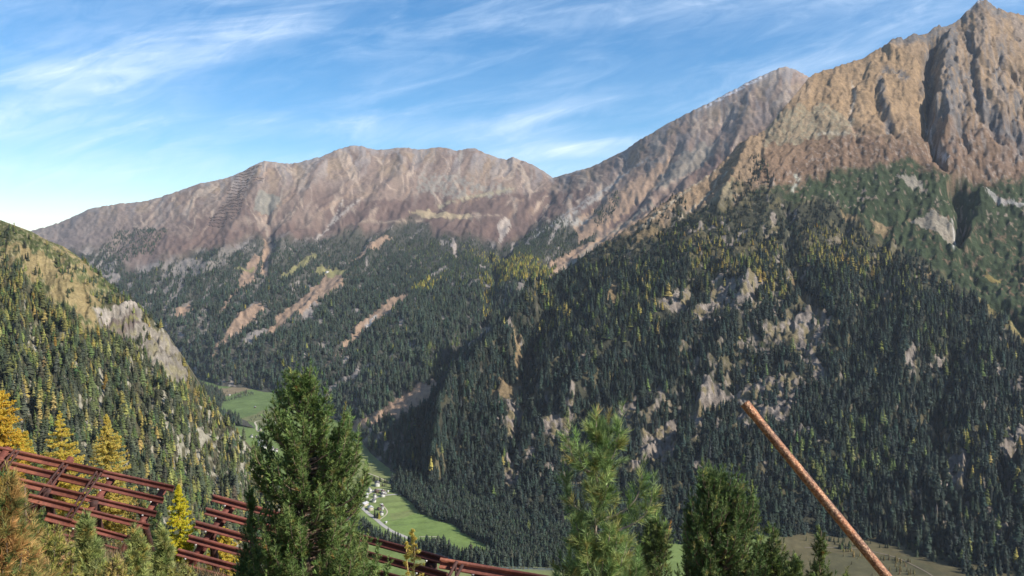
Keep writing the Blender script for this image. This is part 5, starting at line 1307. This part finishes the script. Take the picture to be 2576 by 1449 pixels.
GREEN = (.100, .150, .046); GREEN2 = (.165, .215, .066); OLIVE = (.19, .19, .06); DEAD = (.30, .165, .055); BLUEG = (.085, .125, .072)
def pine(label, top, d, env, seed, nb=110, SLm=.11, NLm=.07, K=26, W=.0042, spacing=.085, base=GREEN, alts=((.22, GREEN2), (.06, OLIVE), (.004, DEAD)), yfac=.85, up=.75, leaders=(), trunk_r=.07, bark=None, name='stone_pine', cat='pine', group=None, lean=0.0, rise=.75, inner=.35, minbase=None, side=4, bow=1.0, wmul=1.7, cmul=1.3, lm=1):
    """top (px,py); env: [(py, left half-width px, right half-width px)] about the trunk line"""
    rg = np.random.default_rng(seed)
    T = P(top[0], top[1], d); gz = float(ground_z(T[0], T[1]))
    s_ = d / FPX
    H = T[2] - gz
    root = empty(name, (T[0], T[1], gz))
    base_o = np.array([T[0], T[1], gz])
    ov = (SLm * .6 + NLm * .75) * (1 if H > 4.6 and nb > 400 else .45); pys = [e[0] + (8 if i else 0) for i, e in enumerate(env)]; ezl = [max(.02 + .2 * e[1] * s_, e[1] * s_ - ov) for e in env]; ezr = [max(.02 + .2 * e[2] * s_, e[2] * s_ - ov) for e in env]
    zbot = T[2] - (pys[-1] - top[1]) * s_
    def wl(z): return np.interp(top[1] + (T[2] - z) / s_, pys, ezl)
    def wr(z): return np.interp(top[1] + (T[2] - z) / s_, pys, ezr)
    curves = []; rads = []
    tr_pts = np.array([[T[0] + .03 * math.sin(k * 1.7 + seed) * H * .15, T[1] + .03 * math.cos(k * 2.1) * H * .1, gz - .3 + (H + .27) * k / 11] for k in range(12)]); tr_pts[-1, :2] = T[:2]
    curves.append(tr_pts); rads.append(np.linspace(trunk_r, .008, 12))
    SP = []; SD = []; SS = []
    tips = []
    # crown tips over the crown envelope
    k = 0
    while k < nb:
        z = zbot + (T[2] - zbot) * rg.random() ** 1.15
        ph = rg.random() * 2 * math.pi; cx_ = math.cos(ph); sx_ = math.sin(ph)
        rad = (wr(z) if cx_ > 0 else wl(z)); mean = .5 * (wr(z) + wl(z))
        if rg.random() > mean / max(max(ezl), max(ezr)) + .12: continue
        f = 1 - (rg.random() ** 1.4) * .75
        tips.append((np.array([T[0] + rad * cx_ * f, T[1] + mean * yfac * sx_ * f, z - rg.random() * .12]), f)); k += 1
    for lx, ly in leaders: 
        for j_ in range(lm):
            q_ = P(lx + (rg.normal() * 6 if j_ else 0), ly + (rg.uniform(4, 62) if j_ else 0), d + rg.normal() * .14); tips.append((q_, 1.0))
    for tip, f in tips:
        rx = tip[:2] - T[:2]; r = np.linalg.norm(rx)
        z0 = tip[2] - r * rise - .25 * rg.random(); z0 = max(z0, gz + .15)
        a = np.array([T[0], T[1], z0]); c_ = tip; b_ = np.array([T[0] + rx[0] * bow, T[1] + rx[1] * bow, z0 + (tip[2] - z0) * (1 - up) * .7])
        pts = bez(a, b_, c_, 9); curves.append(pts); L_ = np.linalg.norm(np.diff(pts, axis=0), axis=1).sum(); rads.append(np.linspace(.010 + .010 * L_, .0035, 9))
        ns = max(3, int(L_ * (1 - inner) / spacing)); tt = inner + (1 - inner) * (np.arange(ns) + rg.random(ns) * .6) / ns; tt = np.minimum(tt, 1)
        t_ = tt[:, None]; pos = a * (1 - t_) ** 2 + 2 * b_ * t_ * (1 - t_) + c_ * t_ ** 2; tan = unit(2 * (1 - t_) * (b_ - a) + 2 * t_ * (c_ - b_))
        for j in range(side):
            sd = unit(np.cross(tan, rg.normal(size=(ns, 3)))); dd = unit(tan * .55 + sd * .75 + np.array([0, 0, .45])); ln = SLm * rg.uniform(.6, 1.25, ns) * (.8 + .5 * (1 - tt))
            SP.append(pos); SD.append(dd); SS.append(ln)
        SP.append(c_[None]); SD.append(unit(tan[-1:] + np.array([0, 0, .3]))); SS.append(np.array([SLm * 1.4]))
    SP = np.concatenate(SP); SD = np.concatenate(SD); SS = np.concatenate(SS); n = len(SP)
    # shoots along the leader
    m = int((T[2] - zbot) * .35 / .05) + 4; zz = T[2] - np.arange(m) * .05; ph = rg.random(m) * 6.28
    SP = np.concatenate([SP, np.stack([np.full(m, T[0]), np.full(m, T[1]), zz - .05], -1)]); SD = np.concatenate([SD, unit(np.stack([np.cos(ph) * .6, np.sin(ph) * .6, np.full(m, .8)], -1))]); SS = np.concatenate([SS, np.full(m, SLm)])
    n = len(SP); cols = mix_cols(n, rg, base, alts) * cmul
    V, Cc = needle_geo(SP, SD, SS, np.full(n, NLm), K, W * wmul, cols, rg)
    # thin stems
    nv = len(V); F = np.arange(nv).reshape(-1, 3)
    new_mesh('crown', V - base_o, F, 3, [MT_needle], False, {'Col': np.clip(Cc, 0, .8)}, parent=root)
    tv, tf = tubes_geo(curves, rads, 6)
    new_mesh('trunk', tv - base_o, tf, 4, [bark or MT_barkd], True, parent=root)
    tag(root, label, cat, group)
    print(label[:40], 'needles', nv // 3)
    return root

GP = 'stone pines in front of the viewpoint'
pine('tall dense stone pine with many upright tips rising in front of the valley meadow', (762, 938), 15.0,
     [(930, 26, 22), (955, 50, 38), (1000, 70, 56), (1050, 88, 92), (1100, 94, 122), (1160, 116, 144), (1230, 142, 158), (1320, 150, 168), (1400, 170, 215), (1480, 205, 250), (1560, 230, 280)], 21, nb=480, SLm=.13, NLm=.080, K=24, W=.0062, spacing=.10, trunk_r=.10, side=3, inner=.25, wmul=1.9, cmul=1.22, lm=4,
     leaders=[(716, 932), (735, 950), (780, 928), (792, 950), (748, 935), (822, 985), (868, 1038), (880, 1052), (903, 1092), (862, 1080), (690, 1010), (672, 1050), (920, 1180), (640, 1120), (655, 1090), (812, 1010), (700, 985)], group=GP)
pine('young open stone pine with long pale needles and its bare grey stem showing', (1500, 1052), 8.0,
     [(1052, 6, 6), (1085, 22, 22), (1120, 66, 56), (1170, 52, 50), (1230, 84, 72), (1290, 72, 122), (1350, 82, 112), (1400, 96, 140), (1470, 120, 185), (1560, 140, 200)], 5, nb=84, wmul=1.7, cmul=1.7, inner=.22, SLm=.13, NLm=.105, K=46, W=.0034, spacing=.085, trunk_r=.035, side=3, rise=.55,
     base=(.105, .150, .055), alts=((.30, (.185, .215, .075)), (.10, (.20, .18, .06))), leaders=[(1432, 1102), (1455, 1130), (1562, 1062), (1550, 1110), (1640, 1240), (1615, 1195), (1530, 1085), (1420, 1200)], bark=MT_bark, group=GP)
pine('dark bushy stone pine with a flat broad top right of the young open one', (1795, 1180), 14.0,
     [(1180, 26, 60), (1205, 48, 90), (1250, 66, 124), (1320, 90, 142), (1400, 98, 158), (1480, 110, 165), (1560, 120, 170)], 31, nb=470, cmul=1.8, lm=4, inner=.25, SLm=.12, NLm=.066, K=26, W=.0058, spacing=.10, trunk_r=.09, side=3, base=(.060, .090, .032), alts=((.20, (.10, .13, .045)), (.04, OLIVE)),
     leaders=[(1768, 1178), (1780, 1190), (1810, 1196), (1840, 1192), (1858, 1195), (1872, 1215), (1890, 1235), (1902, 1250), (1740, 1250), (1730, 1300), (1765, 1210)], group=GP)
pine('small dark pine filling the gap between the young pine and the dark bushy one', (1650, 1290), 10.5,
     [(1290, 10, 14), (1320, 44, 44), (1400, 64, 60), (1480, 80, 70), (1560, 84, 74)], 33, nb=130, cmul=1.4, SLm=.11, NLm=.066, K=28, W=.0046, spacing=.09, trunk_r=.04, base=(.062, .088, .034), side=3, group=GP)
pine('low rounded pine at the right foot of the dark bushy one', (1945, 1322), 14.0,
     [(1322, 12, 10), (1350, 32, 34), (1400, 46, 50), (1470, 60, 62), (1540, 66, 70)], 35, nb=150, cmul=1.4, SLm=.11, NLm=.066, K=26, W=.0056, spacing=.10, trunk_r=.05, base=(.062, .090, .036), side=3, group=GP)
pine('slim little pine standing alone left of the rusty pole', (2066, 1330), 13.0,
     [(1330, 6, 6), (1360, 16, 14), (1400, 24, 22), (1440, 40, 44), (1480, 44, 46), (1540, 50, 50)], 37, nb=60, cmul=1.2, SLm=.10, NLm=.066, K=30, W=.0050, spacing=.085, trunk_r=.03, base=(.080, .105, .040), side=3, group=GP)
pine('lowest pine tuft peeping up between the low rounded pine and the slim one', (2003, 1398), 13.5,
     [(1398, 12, 12), (1430, 30, 26), (1500, 40, 36)], 39, nb=60, cmul=1.4, SLm=.10, NLm=.066, K=28, W=.0052, spacing=.09, trunk_r=.03, base=(.062, .088, .036), side=3, group=GP)
pine('tiny pine tip at the bottom edge between the slim pine and the pole', (2128, 1432), 12.5,
     [(1432, 6, 6), (1470, 22, 22), (1520, 28, 28)], 40, nb=16, SLm=.09, NLm=.06, K=28, W=.005, spacing=.09, trunk_r=.02, base=(.09, .10, .04), side=3, group=GP)
GL = 'young pines beside the avalanche barriers'
LONG = dict(SLm=.10, NLm=.085, K=34, W=.0058, spacing=.085, side=3, base=(.175, .200, .075), alts=((.3, (.25, .27, .09)), (.12, (.32, .25, .07))))
pine('young pale green pine in front of the first barrier with long spreading needles', (214, 1308), 9.0, [(1308, 8, 8), (1335, 26, 28), (1380, 30, 34), (1410, 48, 60), (1470, 62, 66), (1540, 70, 70)], 41, nb=80, trunk_r=.03, rise=.6, group=GL, **LONG)
pine('blue green young pine at the lower right corner of the first barrier', (342, 1337), 11.0, [(1337, 8, 8), (1360, 22, 24), (1400, 34, 38), (1470, 50, 56), (1540, 56, 60)], 42, nb=80, trunk_r=.03, rise=.6, group=GL, **LONG)
pine('bushy young pine just right of the blue green one below the yellow larch', (408, 1338), 11.5, [(1338, 8, 8), (1360, 22, 22), (1400, 36, 36), (1470, 48, 44), (1540, 56, 50)], 43, nb=90, trunk_r=.03, rise=.6, group=GL, **LONG)
pine('dark little pine behind the right end of the first barrier', (392, 1272), 24.0, [(1272, 6, 6), (1310, 20, 22), (1360, 30, 30), (1430, 36, 36)], 44, nb=110, SLm=.15, NLm=.08, K=24, W=.009, spacing=.13, trunk_r=.04, base=(.070, .100, .055), side=3, group=GL)
pine('dark pine seen through the beams of the first barrier', (86, 1160), 25.0, [(1160, 6, 6), (1190, 26, 26), (1240, 44, 40), (1330, 50, 50)], 45, nb=120, SLm=.15, NLm=.08, K=24, W=.009, spacing=.13, trunk_r=.04, base=(.070, .100, .055), side=3, group=GL)
pine('small blue green pine above the left end of the top barrier beam', (30, 1108), 26.0, [(1108, 6, 6), (1125, 18, 18), (1160, 24, 24), (1230, 28, 28)], 46, nb=30, SLm=.15, NLm=.08, K=24, W=.009, spacing=.13, trunk_r=.04, base=(.085, .12, .08), side=3, group=GL)
pine('pine leaning against the left side of the tall stone pine behind the second barrier', (628, 1232), 16.0, [(1232, 5, 5), (1300, 16, 20), (1380, 40, 40), (1449, 66, 60), (1520, 80, 60)], 47, nb=120, SLm=.12, NLm=.075, K=26, W=.0062, spacing=.10, trunk_r=.05, side=3, group=GL)
# dry, yellowing pines at the left edge
DRY = dict(SLm=.085, NLm=.080, K=32, W=.0042, spacing=.07, side=3, base=(.34, .185, .070), alts=((.25, (.24, .18, .06)), (.18, (.42, .27, .10)), (.30, (.12, .15, .05))), cmul=1.1, wmul=1.3)
pine('dry orange brown pine at the left edge with yellowing needles', (14, 1190), 5.5, [(1190, 12, 16), (1225, 40, 34), (1280, 60, 44), (1340, 80, 52), (1420, 100, 70), (1500, 120, 90), (1600, 130, 100)], 51, nb=88, trunk_r=.03, rise=.5, group=GL, **DRY)
pine('small dry pine with one yellow tipped shoot beside the barrier beams', (62, 1216), 5.8, [(1216, 8, 8), (1250, 16, 18), (1300, 22, 24), (1380, 40, 44), (1480, 60, 60)], 52, nb=26, trunk_r=.02, rise=.5, group=GL, **dict(DRY, base=(.26, .20, .085)))
MUG = dict(SLm=.07, NLm=.045, K=20, W=.0048, spacing=.06, side=3, base=(.160, .160, .044), alts=((.25, (.25, .23, .06)), (.15, (.34, .24, .10)), (.10, (.08, .09, .035))))
GM = 'low mountain pine shrubs at the lower left'
pine('dense olive green shrub pine below the first barrier', (120, 1330), 7.6, [(1330, 30, 40), (1360, 56, 60), (1420, 70, 74), (1500, 84, 90)], 61, nb=170, trunk_r=.02, rise=.6, name='shrub_pine', cat='shrub', group=GM, **MUG)
pine('olive green shrub pine at the bottom edge beside the dry orange pine', (72, 1385), 6.4, [(1385, 30, 40), (1420, 60, 64), (1500, 84, 90)], 62, nb=130, trunk_r=.02, rise=.6, name='shrub_pine', cat='shrub', group=GM, **dict(MUG, base=(.24, .20, .07)))
pine('yellowish shrub pine at the bottom edge between two young pines', (282, 1402), 8.6, [(1402, 22, 26), (1430, 36, 40), (1500, 60, 60)], 63, nb=80, trunk_r=.02, rise=.6, name='shrub_pine', cat='shrub', group=GM, **dict(MUG, base=(.27, .22, .08)))
pine('pale shrub pine at the foot of the second barrier', (452, 1418), 10.5, [(1418, 26, 26), (1449, 48, 50), (1500, 60, 60)], 64, nb=70, trunk_r=.02, rise=.6, name='shrub_pine', cat='shrub', group=GM, **dict(MUG, base=(.22, .22, .09), NLm=.06))
pine('green shrub pine behind the lower beams of the first barrier', (190, 1300), 24.0, [(1300, 40, 60), (1330, 70, 90), (1400, 90, 110)], 65, nb=120, trunk_r=.02, rise=.6, name='shrub_pine', cat='shrub', group=GM, **dict(MUG, SLm=.13, NLm=.08, W=.010, spacing=.13, base=(.085, .110, .055)))
pine('green shrub pine between the yellow larch and the first barrier', (352, 1250), 27.0, [(1250, 20, 20), (1280, 44, 30), (1340, 60, 50), (1420, 70, 70)], 66, nb=90, trunk_r=.02, rise=.6, name='shrub_pine', cat='shrub', group=GM, **dict(MUG, SLm=.13, NLm=.08, W=.010, spacing=.13, base=(.085, .110, .055)))

# larches in autumn colour
def larch(label, top, d, env, seed, nb=70, base=(.80, .56, .12), alts=((.3, (.82, .64, .16)), (.2, (.62, .52, .12))), W=.012, NL=.035, K=10, spacing=.05, trunk_r=.07, bare=0.0, droop=.12, group='yellow larches behind the avalanche barriers', cat='larch', name='larch', bark=None):
    rg = np.random.default_rng(seed)
    T = P(top[0], top[1], d); gz = float(ground_z(T[0], T[1])); s_ = d / FPX; H = T[2] - gz
    root = empty(name, (T[0], T[1], gz)); base_o = np.array([T[0], T[1], gz])
    pys = [e[0] for e in env]; zb = T[2] - (pys[-1] - top[1]) * s_
    wl = lambda z: np.interp(top[1] + (T[2] - z) / s_, pys, [e[1] * s_ for e in env]); wr = lambda z: np.interp(top[1] + (T[2] - z) / s_, pys, [e[2] * s_ for e in env])
    tp_ = np.array([[T[0] + .012 * H * math.sin(k * 1.3 + seed), T[1], gz - .3 + (H + .3) * k / 11] for k in range(12)]); tp_[-1, :2] = T[:2]
    curves = [tp_]; rads = [np.linspace(trunk_r, .008, 12)]; SP = []; SD = []
    for k in range(nb):
        z = zb + (T[2] - zb) * rg.random() ** 1.05; ph = rg.random() * 6.283; c_, s__ = math.cos(ph), math.sin(ph)
        rad = (wr(z) if c_ > 0 else wl(z)) * (1 - .45 * rg.random() ** 1.5); ry = .5 * (wr(z) + wl(z)) * .9
        tip = np.array([T[0] + rad * c_, T[1] + ry * s__, z]); a = np.array([T[0], T[1], z + rad * droop]); b_ = np.array([T[0] + rad * c_ * .5, T[1] + ry * s__ * .5, z - rad * droop * .6])
        pts = bez(a, b_, tip + np.array([0, 0, rad * .12]), 8); curves.append(pts); L_ = np.linalg.norm(pts[-1] - pts[0]); rads.append(np.linspace(.006 + .007 * L_, .002, 8))
        if rg.random() < bare: continue
        ns = max(4, int(L_ / spacing)); t_ = np.linspace(.12, 1, ns)[:, None]; e_ = tip + np.array([0, 0, rad * .12])
        pos = a * (1 - t_) ** 2 + 2 * b_ * t_ * (1 - t_) + e_ * t_ ** 2
        # hanging and side twigs
        for q_ in range(3):
            lt = rg.uniform(.02, .20, ns) * min(1, L_) * (1 - .5 * t_[:, 0]); dr = unit(rg.normal(size=(ns, 3)) * np.array([1, 1, .5]) + np.array([0, 0, -.35])); 
            for f in (.35, .7, 1.0): SP.append(pos + dr * (lt * f)[:, None])
            if q_ == 0:
                for i_ in range(ns): curves.append(np.stack([pos[i_], pos[i_] + dr[i_] * lt[i_]])); rads.append(np.array([.003, .0015]))
        SP.append(pos)
    zz = np.arange(zb + .3, T[2], .06); SP.append(np.stack([np.full(len(zz), T[0]), np.full(len(zz), T[1]), zz], -1) + rg.normal(0, .03, (len(zz), 3)))
    SP = np.concatenate(SP); n = len(SP); SD = unit(rg.normal(size=(n, 3)) + np.array([0, 0, .3]))
    cols = mix_cols(n, rg, base, alts)
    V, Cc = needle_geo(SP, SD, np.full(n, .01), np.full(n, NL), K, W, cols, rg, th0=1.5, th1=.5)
    new_mesh('crown', V - base_o, np.arange(len(V)).reshape(-1, 3), 3, [MT_larch], False, {'Col': np.clip(Cc, 0, .85)}, parent=root)
    tv, tf = tubes_geo(curves, rads, 4); new_mesh('trunk', tv - base_o, tf, 4, [bark or MT_barkd], True, parent=root)
    tag(root, label, cat, group); print(label[:40], 'needles', len(V) // 3)
    return root
larch('golden larch second from the left edge behind the first barrier', (150, 1036), 30.0, [(1036, 3, 3), (1070, 12, 12), (1110, 36, 36), (1160, 50, 56), (1220, 56, 70), (1300, 72, 84), (1400, 84, 90)], 71, nb=330, W=.022, K=8, NL=.045, spacing=.075, alts=((.35, (.82, .60, .14)), (.25, (.6, .52, .12))))
larch('pale yellow larch with a thin bare leader behind the middle of the first barrier', (268, 1044), 28.0, [(1044, 2, 2), (1080, 14, 12), (1110, 26, 40), (1160, 44, 50), (1220, 56, 66), (1300, 66, 80), (1400, 80, 90)], 72, nb=330, base=(.76, .58, .17), W=.020, K=8, NL=.042, spacing=.075, alts=((.35, (.72, .55, .15)), (.15, (.48, .40, .10))))
larch('deep orange larch cut by the left edge of the view', (-2, 985), 26.0, [(985, 10, 10), (1010, 34, 34), (1060, 50, 46), (1110, 60, 56), (1160, 66, 60), (1300, 80, 70)], 73, nb=330, base=(.82, .50, .08), W=.022, K=9, NL=.045, spacing=.075, alts=((.35, (.82, .56, .10)), (.1, (.5, .36, .06))))
larch('small yellow larch just right of the deep orange one', (62, 1085), 27.0, [(1085, 4, 4), (1110, 16, 14), (1150, 24, 26), (1230, 34, 36)], 74, nb=130, base=(.60, .45, .08), W=.02, K=9, NL=.045, spacing=.08)
larch('bright lemon yellow larch in the gap between the first two barriers', (449, 1222), 19.0, [(1222, 2, 2), (1245, 10, 8), (1270, 22, 22), (1310, 36, 36), (1350, 40, 44), (1400, 44, 40), (1480, 50, 50)], 75, nb=200, base=(.74, .62, .05), alts=((.3, (.80, .68, .07)), (.2, (.55, .52, .06))), W=.014, K=10, NL=.036, spacing=.055, trunk_r=.04)
larch('low yellow larch behind the beams of the second barrier', (560, 1330), 21.5, [(1330, 10, 10), (1360, 30, 30), (1400, 40, 40), (1480, 50, 50)], 76, nb=160, base=(.66, .48, .07), W=.018, K=9, NL=.04, spacing=.07, trunk_r=.03)
larch('thin nearly bare larch sapling beside the third barrier', (1037, 1330), 9.0, [(1330, 2, 2), (1350, 8, 10), (1380, 14, 12), (1410, 30, 30), (1440, 34, 36), (1500, 40, 40)], 77, nb=30, base=(.55, .42, .10), W=.006, K=4, NL=.024, spacing=.05, trunk_r=.014, bark=MT_barky, bare=.35, droop=-.35, group='yellow larches behind the avalanche barriers')
larch('slender larch sapling close beside the nearly bare one', (1022, 1362), 9.1, [(1362, 2, 2), (1400, 6, 6), (1449, 12, 10), (1500, 16, 14)], 78, nb=16, base=(.55, .43, .10), W=.006, K=4, NL=.024, spacing=.05, trunk_r=.010, bark=MT_barky, bare=.3, droop=-.35)

# dry grass on the slope
rg = np.random.default_rng(99); n = 60000
ang = rg.uniform(-.80, -.12, n); rad = rg.uniform(2.5, 30, n) ** 1.0; gx = rad * np.sin(ang); gy = rad * np.cos(ang)
gzz = ground_z(gx, gy); clump = fbm(gx * 1.2, gy * 1.2, 3, 915); kp = clump > .45; gx, gy, gzz, rad = gx[kp], gy[kp], gzz[kp], rad[kp]; n = len(gx)
b = np.stack([gx, gy, gzz - .02], -1); hh = rg.uniform(.12, .38, n); dr = unit(rg.normal(size=(n, 3)) * np.array([1, 1, .1]) * .45 + np.array([0, -.2, 1.0]))
w_ = unit(np.cross(dr, rg.normal(size=(n, 3)))) * (.003 + .0003 * rad)[:, None]
V = np.stack([b - w_, b + w_, b + dr * hh[:, None]], 1).reshape(-1, 3)
cc = mix_cols(n, rg, (.34, .25, .13), ((.3, (.24, .17, .08)), (.2, (.42, .34, .22)), (.15, (.16, .15, .05))))
tag(new_mesh('grass', V, np.arange(len(V)).reshape(-1, 3), 3, [MT_larch], False, {'Col': np.repeat(np.clip(cc, 0, .8), 3, 0)}), 'dry straw coloured grass on the slope', 'grass', kind='stuff')
